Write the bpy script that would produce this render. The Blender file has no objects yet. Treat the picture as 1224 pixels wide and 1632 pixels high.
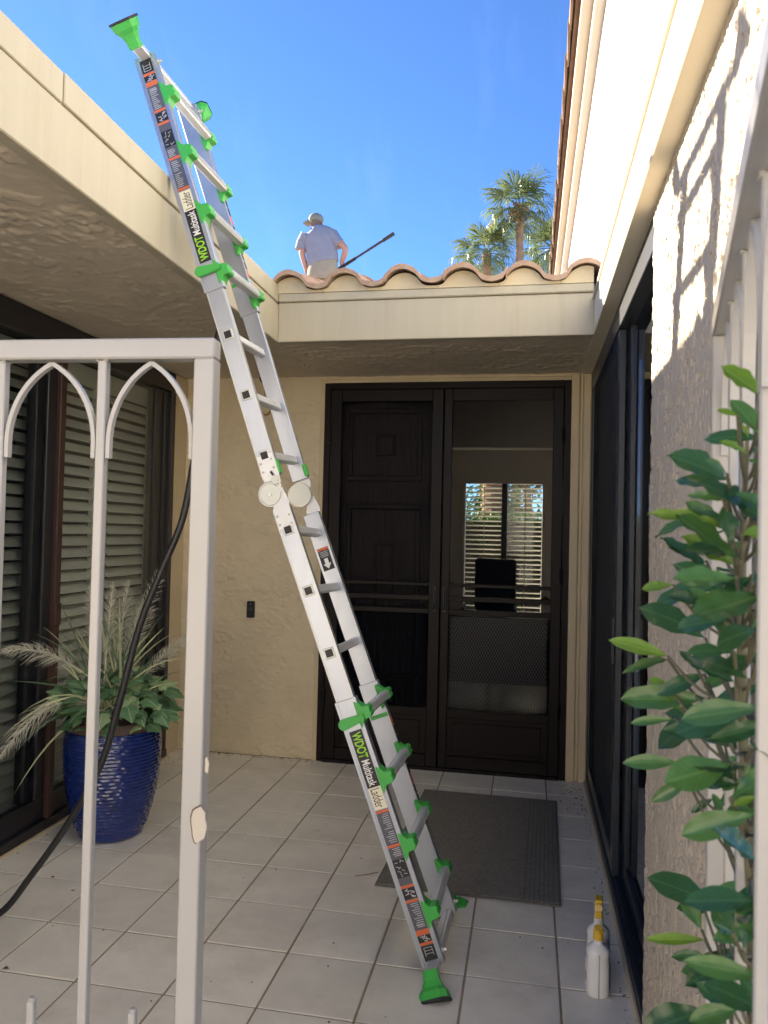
import bpy, bmesh, math, random
import numpy as np
from mathutils import Vector, Matrix

# ------------------------------------------------------------------ camera, world, sun, exposure
random.seed(7)
S = bpy.context.scene
COL = S.collection
CAM_H = 1.5
YAW, PITCH, ROLL, FPX = math.radians(10.71), math.radians(1.472), math.radians(1.322), 1224.0

def basis():
    cy, sy, cp, sp = math.cos(YAW), math.sin(YAW), math.cos(PITCH), math.sin(PITCH)
    f = Vector((-sy*cp, cy*cp, sp)); r = Vector((cy, sy, 0)); u = r.cross(f)
    c, s = math.cos(ROLL), math.sin(ROLL)
    return f, r*c + u*s, u*c - r*s
CF, CR, CU = basis()
CO = Vector((0, 0, CAM_H))
cam_data = bpy.data.cameras.new('camera')
cam_data.sensor_fit = 'HORIZONTAL'; cam_data.sensor_width = 36.0; cam_data.lens = 36.0*FPX/1224.0
cam_data.dof.use_dof = True; cam_data.dof.focus_distance = 3.6; cam_data.dof.aperture_fstop = 11.0
cam_data.clip_start = 0.05; cam_data.clip_end = 3000
cam = bpy.data.objects.new('camera', cam_data); COL.objects.link(cam)
M = Matrix((CR, CU, -CF)).transposed().to_4x4(); M.translation = CO
cam.matrix_world = M
S.camera = cam

SUN_TRAVEL = Vector((1.0, -0.575, -0.488)).normalized()
sun_el = math.asin(-SUN_TRAVEL.z)
sun_az = math.atan2(-SUN_TRAVEL.x, -SUN_TRAVEL.y)
world = bpy.data.worlds.new('World'); S.world = world; world.use_nodes = True
wn = world.node_tree.nodes; wl_ = world.node_tree.links
sky = wn.new('ShaderNodeTexSky'); sky.sky_type = 'NISHITA'; sky.sun_disc = False
sky.sun_elevation = sun_el; sky.sun_rotation = sun_az
sky.air_density = 0.62; sky.dust_density = 0.05; sky.ozone_density = 7.5; sky.altitude = 50
bg = wn['Background']; bg.inputs['Strength'].default_value = 0.05
# faint high cirrus
wtc = wn.new('ShaderNodeTexCoord'); wmp = wn.new('ShaderNodeMapping'); wmp.inputs['Scale'].default_value = (9, 2.2, 3.0); wmp.inputs['Rotation'].default_value = (0.5, 0.2, 0.6)
wnz = wn.new('ShaderNodeTexNoise'); wnz.inputs['Scale'].default_value = 1.6; wnz.inputs['Detail'].default_value = 8; wnz.inputs['Roughness'].default_value = 0.62
wmr = wn.new('ShaderNodeMapRange'); wmr.inputs['From Min'].default_value = 0.54; wmr.inputs['From Max'].default_value = 0.78; wmr.inputs['To Min'].default_value = 0.0; wmr.inputs['To Max'].default_value = 0.03
wmx = wn.new('ShaderNodeMix'); wmx.data_type = 'RGBA'; wmx.inputs['B'].default_value = (5.0, 5.4, 6.0, 1)
wl_.new(wtc.outputs['Generated'], wmp.inputs['Vector']); wl_.new(wmp.outputs[0], wnz.inputs['Vector']); wl_.new(wnz.outputs['Fac'], wmr.inputs['Value'])
wl_.new(wmr.outputs[0], wmx.inputs['Factor']); wl_.new(sky.outputs[0], wmx.inputs['A']); wl_.new(wmx.outputs['Result'], bg.inputs[0])
sun_data = bpy.data.lights.new('sun', 'SUN'); sun_data.energy = 3.7; sun_data.angle = math.radians(0.53)
sun_data.color = (1.0, 0.86, 0.66)
sun = bpy.data.objects.new('sun', sun_data); COL.objects.link(sun)
sun.rotation_euler = SUN_TRAVEL.to_track_quat('-Z', 'Y').to_euler()
sun.location = (-6, 8, 12)
S.view_settings.view_transform = 'Standard'; S.view_settings.look = 'None'
S.view_settings.exposure = 2.9; S.view_settings.gamma = 1.0
S.view_settings.use_curve_mapping = False
S.render.engine = 'CYCLES'
S.cycles.use_denoising = True
S.cycles.max_bounces = 10; S.cycles.diffuse_bounces = 5; S.cycles.glossy_bounces = 5
S.cycles.transparent_max_bounces = 24; S.cycles.caustics_reflective = False; S.cycles.caustics_refractive = False

# ------------------------------------------------------------------ helpers
def V(*a): return Vector(a)
def ray(x, y): return CF + CR*((x-612)/FPX) + CU*((816-y)/FPX)
def pY(x, y, Y):
    d = ray(x, y); return CO + d*(Y/d.y)
def pX(x, y, X):
    d = ray(x, y); return CO + d*(X/d.x)
def pZ(x, y, Z=0.0):
    d = ray(x, y); return CO + d*((Z-CAM_H)/d.z)

def wloc(o):
    v = Vector((0, 0, 0))
    while o: v += o.location; o = o.parent
    return v

def tag(o, label=None, cat=None, group=None, kind=None):
    if label: o['label'] = label
    if cat: o['category'] = cat
    if group: o['group'] = group
    if kind: o['kind'] = kind
    return o

def thing(name, loc, label, cat, group=None):
    o = bpy.data.objects.new(name, None); COL.objects.link(o); o.location = loc
    o.empty_display_size = 0.1
    return tag(o, label, cat, group)

def inst(name, mesh, parent, loc, rot=(0, 0, 0), scale=(1, 1, 1), mtx=None):
    o = bpy.data.objects.new(name, mesh); COL.objects.link(o)
    o.parent = parent
    off = wloc(parent) if parent else Vector((0, 0, 0))
    if mtx is not None:
        m = mtx.copy(); m.translation = m.translation - off
        o.matrix_local = m
    else:
        o.location = Vector(loc) - off; o.rotation_euler = rot; o.scale = scale
    return o

class MB:
    def __init__(s): s.bm = bmesh.new()
    def obox(s, c, ax, h, bev=0.0, seg=1):
        ax = [Vector(a).normalized() for a in ax]
        if ax[0].cross(ax[1]).dot(ax[2]) < 0: ax[0] = -ax[0]
        m = Matrix((ax[0]*h[0]*2, ax[1]*h[1]*2, ax[2]*h[2]*2)).transposed().to_4x4(); m.translation = Vector(c)
        if bev <= 0:
            bmesh.ops.create_cube(s.bm, size=1, matrix=m)
        else:
            t = bmesh.new(); bmesh.ops.create_cube(t, size=1, matrix=m)
            bmesh.ops.bevel(t, geom=t.edges[:], offset=bev, segments=seg, affect='EDGES', profile=0.5)
            s.join(t)
        return s
    def join(s, t):
        me = bpy.data.meshes.new('tmp'); t.to_mesh(me); t.free(); s.bm.from_mesh(me); bpy.data.meshes.remove(me)
    def box(s, x0, x1, y0, y1, z0, z1, bev=0.0, seg=1):
        return s.obox(((x0+x1)/2, (y0+y1)/2, (z0+z1)/2), ((1,0,0),(0,1,0),(0,0,1)), (abs(x1-x0)/2, abs(y1-y0)/2, abs(z1-z0)/2), bev, seg)
    def bar(s, p0, p1, side, w, t, bev=0.0):
        p0, p1 = Vector(p0), Vector(p1); d = (p1-p0); L = d.length; d = d.normalized()
        side = Vector(side); side = (side - d*side.dot(d)).normalized(); n = d.cross(side)
        return s.obox((p0+p1)/2, (d, side, n), (L/2, w/2, t/2), bev)
    def prism(s, pts, ext):
        pts = [Vector(p) for p in pts]; ext = Vector(ext)
        a = [s.bm.verts.new(p) for p in pts]; b = [s.bm.verts.new(p+ext) for p in pts]
        n = len(pts)
        fs = [s.bm.faces.new(a), s.bm.faces.new(b[::-1])]
        for i in range(n): fs.append(s.bm.faces.new((a[i], b[i], b[(i+1) % n], a[(i+1) % n])))
        bmesh.ops.recalc_face_normals(s.bm, faces=fs)
        return s
    def tube(s, pts, r, seg=8, cap=True):
        pts = [Vector(p) for p in pts]; n = len(pts)
        rr = r if isinstance(r, (list, tuple)) else [r]*n
        rings = []; prev = None
        for i, p in enumerate(pts):
            d = (pts[min(i+1, n-1)] - pts[max(i-1, 0)]).normalized()
            if prev is None:
                a = d.orthogonal().normalized()
            else:
                a = (prev - d*prev.dot(d)).normalized()
            prev = a; b = d.cross(a)
            rings.append([s.bm.verts.new(p + (a*math.cos(2*math.pi*k/seg) + b*math.sin(2*math.pi*k/seg))*rr[i]) for k in range(seg)])
        fs = []
        for i in range(n-1):
            for k in range(seg):
                fs.append(s.bm.faces.new((rings[i][k], rings[i][(k+1) % seg], rings[i+1][(k+1) % seg], rings[i+1][k])))
        if cap:
            fs.append(s.bm.faces.new(rings[0][::-1])); fs.append(s.bm.faces.new(rings[-1]))
        bmesh.ops.recalc_face_normals(s.bm, faces=fs)
        return s
    def cyl(s, p0, p1, r, seg=16): return s.tube([p0, p1], r, seg)
    def lathe(s, prof, c=(0,0,0), seg=32, squash=(1,1)):
        c = Vector(c); rings = []; fs = []
        for r, z in prof:
            rings.append([s.bm.verts.new(c + Vector((r*math.cos(2*math.pi*k/seg)*squash[0], r*math.sin(2*math.pi*k/seg)*squash[1], z))) for k in range(seg)])
        for i in range(len(rings)-1):
            for k in range(seg):
                fs.append(s.bm.faces.new((rings[i][k], rings[i][(k+1) % seg], rings[i+1][(k+1) % seg], rings[i+1][k])))
        fs.append(s.bm.faces.new(rings[0][::-1])); fs.append(s.bm.faces.new(rings[-1]))
        bmesh.ops.recalc_face_normals(s.bm, faces=fs)
        return s
    def sphere(s, c, r, sc=(1,1,1), u=12, v=8):
        m = Matrix.Diagonal((sc[0], sc[1], sc[2], 1)); m.translation = Vector(c)
        bmesh.ops.create_uvsphere(s.bm, u_segments=u, v_segments=v, radius=r, matrix=m); return s
    def quad(s, pts):
        s.bm.faces.new([s.bm.verts.new(Vector(p)) for p in pts]); return s
    def mesh(s, name, mat, smooth=False, origin=(0,0,0)):
        me = bpy.data.meshes.new(name)
        bmesh.ops.translate(s.bm, verts=s.bm.verts[:], vec=-Vector(origin))
        s.bm.to_mesh(me); s.bm.free()
        for m in (mat if isinstance(mat, (list, tuple)) else [mat]): me.materials.append(m)
        if smooth:
            for p in me.polygons: p.use_smooth = True
        return me
    def build(s, name, mat, parent=None, smooth=False, base=None):
        off = wloc(parent) if parent else (Vector(base) if base is not None else Vector((0,0,0)))
        me = s.mesh(name, mat, smooth, off)
        o = bpy.data.objects.new(name, me); COL.objects.link(o)
        if parent: o.parent = parent
        elif base is not None: o.location = base
        return o

def autosmooth(o, deg=35):
    me = o.data
    for p in me.polygons: p.use_smooth = True
    try: me.set_sharp_from_angle(angle=math.radians(deg))
    except Exception: pass
    return o

def fnoise(nu, nv, su, sv, seed):
    r = np.random.RandomState(seed); a = r.randn(nu, nv)
    fu = np.fft.fftfreq(nu)[:, None]; fv = np.fft.fftfreq(nv)[None, :]
    g = np.exp(-2*(math.pi**2)*((fu*su)**2 + (fv*sv)**2))
    b = np.real(np.fft.ifft2(np.fft.fft2(a)*g)); return b/(b.std()+1e-9)
def sstep(a, b, x):
    t = np.clip((x-a)/(b-a), 0, 1); return t*t*(3-2*t)

def relief(name, mat, o, u, v, n, lu, lv, cell, hf, parent, smooth=True):
    """A plaster sheet: a grid spanned by u, v from o, pushed along n by the height field hf(nu, nv)."""
    nu, nv = max(2, int(lu/cell)), max(2, int(lv/cell))
    Hh = hf(nu, nv)
    U, W = np.meshgrid(np.linspace(0, lu, nu), np.linspace(0, lv, nv), indexing='ij')
    off = wloc(parent) if parent else Vector((0,0,0))
    P = (np.array(o)-np.array(off))[None, None, :] + U[..., None]*np.array(u) + W[..., None]*np.array(v) + Hh[..., None]*np.array(n)
    verts = P.reshape(-1, 3)
    i = np.arange(nu*nv).reshape(nu, nv)
    F = np.stack([i[:-1, :-1], i[1:, :-1], i[1:, 1:], i[:-1, 1:]], -1).reshape(-1, 4)
    if np.dot(np.cross(u, v), n) < 0: F = F[:, ::-1]
    me = bpy.data.meshes.new(name)
    me.vertices.add(len(verts)); me.vertices.foreach_set('co', verts.ravel())
    me.loops.add(F.size); me.loops.foreach_set('vertex_index', F.ravel().astype(np.int32))
    me.polygons.add(len(F)); me.polygons.foreach_set('loop_start', (np.arange(len(F))*4).astype(np.int32))
    me.polygons.foreach_set('use_smooth', np.full(len(F), smooth))
    me.update(calc_edges=True); me.materials.append(mat)
    ob = bpy.data.objects.new(name, me); COL.objects.link(ob)
    if parent: ob.parent = parent
    return ob

# ------------------------------------------------------------------ materials
def nodes(name):
    m = bpy.data.materials.new(name); m.use_nodes = True
    nt = m.node_tree; return m, nt, nt.nodes['Principled BSDF']

def mat(name, col, rough=0.5, metal=0.0, var=0.0, vscale=8.0, bump=0.0, bscale=60.0, bdist=0.003, stretch=(1,1,1),
        randvar=0.0, spec=0.5, coat=0.0, stain=None, stain_scale=1.5, stain_amt=0.4, trans=0.0, roughvar=0.0, coords='Object'):
    m, nt, b = nodes(name); N, L = nt.nodes, nt.links
    b.inputs['Roughness'].default_value = rough; b.inputs['Metallic'].default_value = metal
    b.inputs['Specular IOR Level'].default_value = spec
    b.inputs['Coat Weight'].default_value = coat
    tc = N.new('ShaderNodeTexCoord'); geo = N.new('ShaderNodeNewGeometry')
    mp = N.new('ShaderNodeMapping'); mp.inputs['Scale'].default_value = stretch
    L.new(geo.outputs['Position'] if coords == 'World' else tc.outputs['Object'], mp.inputs['Vector'])
    cur = None
    rgb = N.new('ShaderNodeRGB'); rgb.outputs[0].default_value = (*col, 1); cur = rgb.outputs[0]
    if var > 0:
        nz = N.new('ShaderNodeTexNoise'); nz.inputs['Scale'].default_value = vscale; nz.inputs['Detail'].default_value = 6
        nz.inputs['Roughness'].default_value = 0.65
        L.new(mp.outputs[0], nz.inputs['Vector'])
        mr = N.new('ShaderNodeMapRange'); mr.inputs['From Min'].default_value = 0.3; mr.inputs['From Max'].default_value = 0.7
        mr.inputs['To Min'].default_value = 1-var; mr.inputs['To Max'].default_value = 1+var
        L.new(nz.outputs['Fac'], mr.inputs['Value'])
        mx = N.new('ShaderNodeVectorMath'); mx.operation = 'SCALE'
        L.new(cur, mx.inputs[0]); L.new(mr.outputs[0], mx.inputs['Scale']); cur = mx.outputs[0]
        if roughvar > 0:
            mr2 = N.new('ShaderNodeMapRange'); mr2.inputs['From Min'].default_value = 0.3; mr2.inputs['From Max'].default_value = 0.7
            mr2.inputs['To Min'].default_value = rough-roughvar; mr2.inputs['To Max'].default_value = rough+roughvar
            L.new(nz.outputs['Fac'], mr2.inputs['Value']); L.new(mr2.outputs[0], b.inputs['Roughness'])
    if stain:
        ns = N.new('ShaderNodeTexNoise'); ns.inputs['Scale'].default_value = stain_scale; ns.inputs['Detail'].default_value = 8
        ns.inputs['Roughness'].default_value = 0.7
        L.new(mp.outputs[0], ns.inputs['Vector'])
        rp = N.new('ShaderNodeMapRange'); rp.inputs['From Min'].default_value = 0.52; rp.inputs['From Max'].default_value = 0.72
        rp.inputs['To Min'].default_value = 0; rp.inputs['To Max'].default_value = stain_amt
        L.new(ns.outputs['Fac'], rp.inputs['Value'])
        mm = N.new('ShaderNodeMix'); mm.data_type = 'RGBA'; mm.inputs['B'].default_value = (*stain, 1)
        L.new(rp.outputs[0], mm.inputs['Factor']); L.new(cur, mm.inputs['A']); cur = mm.outputs['Result']
    if randvar > 0:
        oi = N.new('ShaderNodeObjectInfo')
        mr = N.new('ShaderNodeMapRange'); mr.inputs['To Min'].default_value = 1-randvar; mr.inputs['To Max'].default_value = 1+randvar
        L.new(oi.outputs['Random'], mr.inputs['Value'])
        mx = N.new('ShaderNodeVectorMath'); mx.operation = 'SCALE'
        L.new(cur, mx.inputs[0]); L.new(mr.outputs[0], mx.inputs['Scale']); cur = mx.outputs[0]
    L.new(cur, b.inputs['Base Color'])
    if bump > 0:
        nb = N.new('ShaderNodeTexNoise'); nb.inputs['Scale'].default_value = bscale; nb.inputs['Detail'].default_value = 4
        L.new(mp.outputs[0], nb.inputs['Vector'])
        bp = N.new('ShaderNodeBump'); bp.inputs['Strength'].default_value = bump; bp.inputs['Distance'].default_value = bdist
        L.new(nb.outputs['Fac'], bp.inputs['Height']); L.new(bp.outputs[0], b.inputs['Normal'])
    if trans > 0:
        b.inputs['Subsurface Weight'].default_value = 0
        tr = N.new('ShaderNodeBsdfTranslucent'); L.new(cur, tr.inputs['Color'])
        ms = N.new('ShaderNodeMixShader'); ms.inputs[0].default_value = trans
        out = N['Material Output']; L.new(b.outputs[0], ms.inputs[1]); L.new(tr.outputs[0], ms.inputs[2]); L.new(ms.outputs[0], out.inputs['Surface'])
    return m

def glass_mat(name, tint, ior=1.5, dirt=0.0, rough=0.0):
    m = bpy.data.materials.new(name); m.use_nodes = True; nt = m.node_tree; N, L = nt.nodes, nt.links
    N.remove(N['Principled BSDF']); out = N['Material Output']
    lw = N.new('ShaderNodeLayerWeight'); lw.inputs['Blend'].default_value = 0.5
    pw = N.new('ShaderNodeMath'); pw.operation = 'POWER'; pw.inputs[1].default_value = 5.0; L.new(lw.outputs['Facing'], pw.inputs[0])
    r0 = ((ior-1)/(ior+1))**2
    fr = N.new('ShaderNodeMath'); fr.operation = 'MULTIPLY_ADD'; fr.inputs[1].default_value = 1-r0; fr.inputs[2].default_value = r0; L.new(pw.outputs[0], fr.inputs[0])
    tr = N.new('ShaderNodeBsdfTransparent'); tr.inputs[0].default_value = (*tint, 1)
    gl = N.new('ShaderNodeBsdfGlossy'); gl.inputs['Roughness'].default_value = rough; gl.inputs[0].default_value = (0.9, 0.95, 1, 1)
    mx = N.new('ShaderNodeMixShader')
    L.new(fr.outputs[0], mx.inputs[0]); L.new(tr.outputs[0], mx.inputs[1]); L.new(gl.outputs[0], mx.inputs[2]); L.new(mx.outputs[0], out.inputs[0])
    return m

def screen_mat(name, col, opacity):
    m = bpy.data.materials.new(name); m.use_nodes = True; nt = m.node_tree; N, L = nt.nodes, nt.links
    b = N['Principled BSDF']; b.inputs['Base Color'].default_value = (*col, 1); b.inputs['Roughness'].default_value = 0.8; b.inputs['Specular IOR Level'].default_value = 0.05
    tr = N.new('ShaderNodeBsdfTransparent'); mx = N.new('ShaderNodeMixShader'); mx.inputs[0].default_value = opacity
    L.new(tr.outputs[0], mx.inputs[1]); L.new(b.outputs[0], mx.inputs[2]); L.new(mx.outputs[0], N['Material Output'].inputs[0])
    return m

def emit_free(): pass

m_stucco = mat('tan_stucco', (0.64, 0.55, 0.385), 0.9, var=0.07, vscale=5, bump=0.5, bscale=140, bdist=0.002, stain=(0.50, 0.42, 0.29), stain_amt=0.4, coords='World')
m_stub = mat('smooth_tan_stucco', (0.60, 0.505, 0.335), 0.85, var=0.05, vscale=4, bump=0.3, bscale=90, bdist=0.002, coords='World')
m_stucco_r = mat('lace_stucco', (0.43, 0.38, 0.31), 0.92, var=0.06, vscale=9, bump=0.6, bscale=160, bdist=0.002, coords='World')
m_soffit = mat('soffit_stucco', (0.60, 0.52, 0.405), 0.92, var=0.10, vscale=3, bump=0.5, bscale=110, bdist=0.003, stain=(0.46, 0.39, 0.30), stain_amt=0.5, coords='World')
m_fascia = mat('cream_fascia_paint', (0.475, 0.43, 0.325), 0.55, var=0.035, vscale=3, bump=0.12, bscale=50, bdist=0.002, stain=(0.40, 0.335, 0.225), stain_scale=3.5, stain_amt=0.45, stretch=(6,6,0.4), coords='World')
m_beam = mat('pale_cream_beam_paint', (0.68, 0.625, 0.50), 0.6, var=0.03, vscale=4, bump=0.12, bscale=60, bdist=0.002, stain=(0.62, 0.55, 0.42), stain_amt=0.3, coords='World')
m_bounce_wall = mat('bounce_wall_stucco', (0.80, 0.77, 0.70), 0.9, var=0.04, vscale=4, coords='World')
m_siding = mat('white_washed_siding', (0.50, 0.525, 0.54), 0.75, var=0.10, vscale=3, stretch=(6, 6, 0.7), bump=0.3, bscale=14, bdist=0.003, randvar=0.03, coords='World')
m_cornice = mat('cornice_paint', (0.47, 0.43, 0.36), 0.6, var=0.04, vscale=6, coords='World')
m_tile = mat('ceramic_floor_tile', (0.81, 0.765, 0.665), 0.42, var=0.085, vscale=5, roughvar=0.08, bump=0.12, bscale=22, bdist=0.002, randvar=0.06, stain=(0.60, 0.54, 0.45), stain_scale=2.4, stain_amt=0.7, coords='World')
m_grout = mat('sandy_grout', (0.33, 0.265, 0.19), 0.95, var=0.2, vscale=12, bump=0.6, bscale=200, coords='World')
m_ground = mat('pale_concrete_ground', (0.62, 0.585, 0.52), 0.9, var=0.1, vscale=1.2, coords='World')
m_bronze = mat('dark_bronze_aluminium', (0.018, 0.017, 0.020), 0.35, metal=0.0, var=0.1, vscale=20)
m_slate = mat('blue_black_frame', (0.030, 0.034, 0.043), 0.32, var=0.1, vscale=20)
m_redbrown = mat('red_brown_screen_stile', (0.042, 0.019, 0.015), 0.45, var=0.1)
m_door = mat('dark_brown_steel_paint', (0.0085, 0.0055, 0.0056), 0.42, spec=0.15, var=0.12, vscale=10)
m_wood = mat('dark_stained_door_wood', (0.021, 0.0145, 0.0125), 0.5, spec=0.15, var=0.45, vscale=5, stretch=(14, 14, 0.9), bump=0.8, bscale=5, bdist=0.006)
m_shutter = mat('sage_white_shutter', (0.56, 0.555, 0.49), 0.5, var=0.03, randvar=0.04)
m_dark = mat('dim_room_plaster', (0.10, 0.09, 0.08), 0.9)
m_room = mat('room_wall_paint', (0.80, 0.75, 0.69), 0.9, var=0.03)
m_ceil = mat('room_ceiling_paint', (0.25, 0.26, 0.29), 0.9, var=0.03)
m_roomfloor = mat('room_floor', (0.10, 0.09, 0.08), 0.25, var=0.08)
m_glass = glass_mat('window_glass', (0.86, 0.88, 0.87), 1.5)
m_glass_dk = glass_mat('tinted_glass', (0.45, 0.48, 0.52), 1.55)
m_glass_clr = glass_mat('clear_glass', (0.92, 0.94, 0.93), 1.45)
m_screen = screen_mat('insect_screen', (0.012, 0.012, 0.014), 0.17)
m_screen_dk = screen_mat('dense_insect_screen', (0.040, 0.046, 0.060), 0.5)
m_screen_blk = screen_mat('black_insect_screen', (0.009, 0.009, 0.010), 0.5)
m_gate = mat('beige_gate_enamel', (0.39, 0.375, 0.345), 0.32, var=0.03, vscale=5, bump=0.08, bscale=30, bdist=0.001, coat=0.15)
m_patch = mat('filler_patch', (0.50, 0.45, 0.37), 0.6, var=0.05)
m_chip = mat('bare_rusty_metal', (0.10, 0.06, 0.04), 0.7, var=0.2)
m_alu = mat('milled_aluminium', (0.40, 0.43, 0.50), 0.36, metal=0.75, stain=(0.42, 0.44, 0.48), stain_scale=4, stain_amt=0.4, var=0.04, vscale=3, stretch=(30, 30, 1), roughvar=0.05)
m_alu2 = mat('rung_aluminium', (0.66, 0.67, 0.68), 0.45, metal=0.5, var=0.05, vscale=8)
m_hinge = mat('grey_steel_hinge', (0.52, 0.535, 0.51), 0.4, metal=0.45, var=0.04)
m_green = mat('bright_green_plastic', (0.05, 0.40, 0.065), 0.42, var=0.03)
m_rubber = mat('black_rubber', (0.012, 0.012, 0.013), 0.6)
m_black = mat('black_label', (0.012, 0.012, 0.014), 0.5)
m_grey = mat('grey_label', (0.085, 0.09, 0.115), 0.5)
m_lightgrey = mat('pale_label_print', (0.45, 0.46, 0.50), 0.5)
m_orange = mat('orange_label', (0.62, 0.13, 0.045), 0.5)
m_white = mat('white_label', (0.80, 0.80, 0.80), 0.5)
m_creamlab = mat('cream_label', (0.75, 0.72, 0.55), 0.5)
m_lime = mat('lime_print', (0.28, 0.62, 0.03), 0.5)
m_mat = mat('dark_taupe_mat', (0.205, 0.19, 0.16), 0.95, var=0.22, vscale=60, bump=0.8, bscale=260, bdist=0.003)
m_matbase = mat('mat_backing', (0.16, 0.147, 0.125), 0.95, var=0.2, vscale=60)
m_pot = mat('cobalt_glaze', (0.007, 0.022, 0.14), 0.10, var=0.35, vscale=9, coat=0.5)
m_potrim = mat('unglazed_brown_rim', (0.075, 0.05, 0.036), 0.6, var=0.15, vscale=20)
m_soil = mat('dark_soil', (0.03, 0.022, 0.016), 1.0)
m_hose = mat('black_hose', (0.016, 0.016, 0.017), 0.45, var=0.1)
m_bwhite = mat('white_bottle_plastic', (0.72, 0.73, 0.74), 0.35, var=0.01)
m_yellow = mat('yellow_cap_plastic', (0.66, 0.43, 0.035), 0.4)
m_strip = mat('translucent_strip', (0.38, 0.38, 0.34), 0.4)
m_lred = mat('red_print', (0.35, 0.05, 0.05), 0.5)
m_lblue = mat('navy_print', (0.03, 0.035, 0.09), 0.5)
m_terra = mat('terracotta', (0.42, 0.285, 0.205), 0.85, var=0.22, vscale=9, bump=0.4, bscale=60, stain=(0.42, 0.35, 0.27), stain_scale=9, stain_amt=0.9, randvar=0.12)
m_rake = mat('weathered_rake_tile', (0.20, 0.125, 0.085), 0.85, var=0.25, vscale=7, bump=0.4, bscale=40, randvar=0.15)
m_mortar = mat('cream_mortar', (0.62, 0.53, 0.36), 0.8, var=0.08, vscale=9, bump=0.35, bscale=40, bdist=0.004, stain=(0.48, 0.37, 0.24), stain_scale=5, stain_amt=0.6, coords='World')
m_brass = mat('aged_brass', (0.32, 0.20, 0.07), 0.35, metal=0.9)
m_skin = mat('skin', (0.50, 0.27, 0.19), 0.55, var=0.06)
m_shirt = mat('grey_tee_cotton', (0.27, 0.28, 0.33), 0.9, var=0.08, vscale=12, bump=0.4, bscale=12, bdist=0.02)
m_pants = mat('khaki_cotton', (0.36, 0.31, 0.22), 0.9, var=0.08, vscale=14, bump=0.4, bscale=14, bdist=0.02)
m_cap = mat('olive_grey_cap', (0.20, 0.21, 0.18), 0.85, var=0.15, vscale=30)
m_hair = mat('grey_hair', (0.16, 0.12, 0.10), 0.9)
m_pole = mat('dark_pole', (0.03, 0.035, 0.045), 0.45)
m_trunk = mat('palm_trunk_bark', (0.26, 0.17, 0.11), 0.95, var=0.3, vscale=6, stretch=(1,1,3), bump=0.8, bscale=9, bdist=0.05)
m_skirt = mat('dry_palm_thatch', (0.20, 0.12, 0.065), 0.95, var=0.3, vscale=10)
m_leafbrown = mat('dry_brown_leaf', (0.15, 0.085, 0.05), 0.8)
m_chairblk = mat('black_leather', (0.015, 0.015, 0.017), 0.5)
m_desk = mat('dark_desk_wood', (0.03, 0.022, 0.018), 0.4)
m_plume = mat('ivory_plume', (0.80, 0.79, 0.68), 0.8, randvar=0.1, trans=0.35)
m_blade1 = mat('green_grass_blade', (0.08, 0.14, 0.07), 0.6, randvar=0.4, trans=0.2)
m_blade2 = mat('pale_grass_blade', (0.44, 0.48, 0.27), 0.6, randvar=0.25, trans=0.2)

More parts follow.
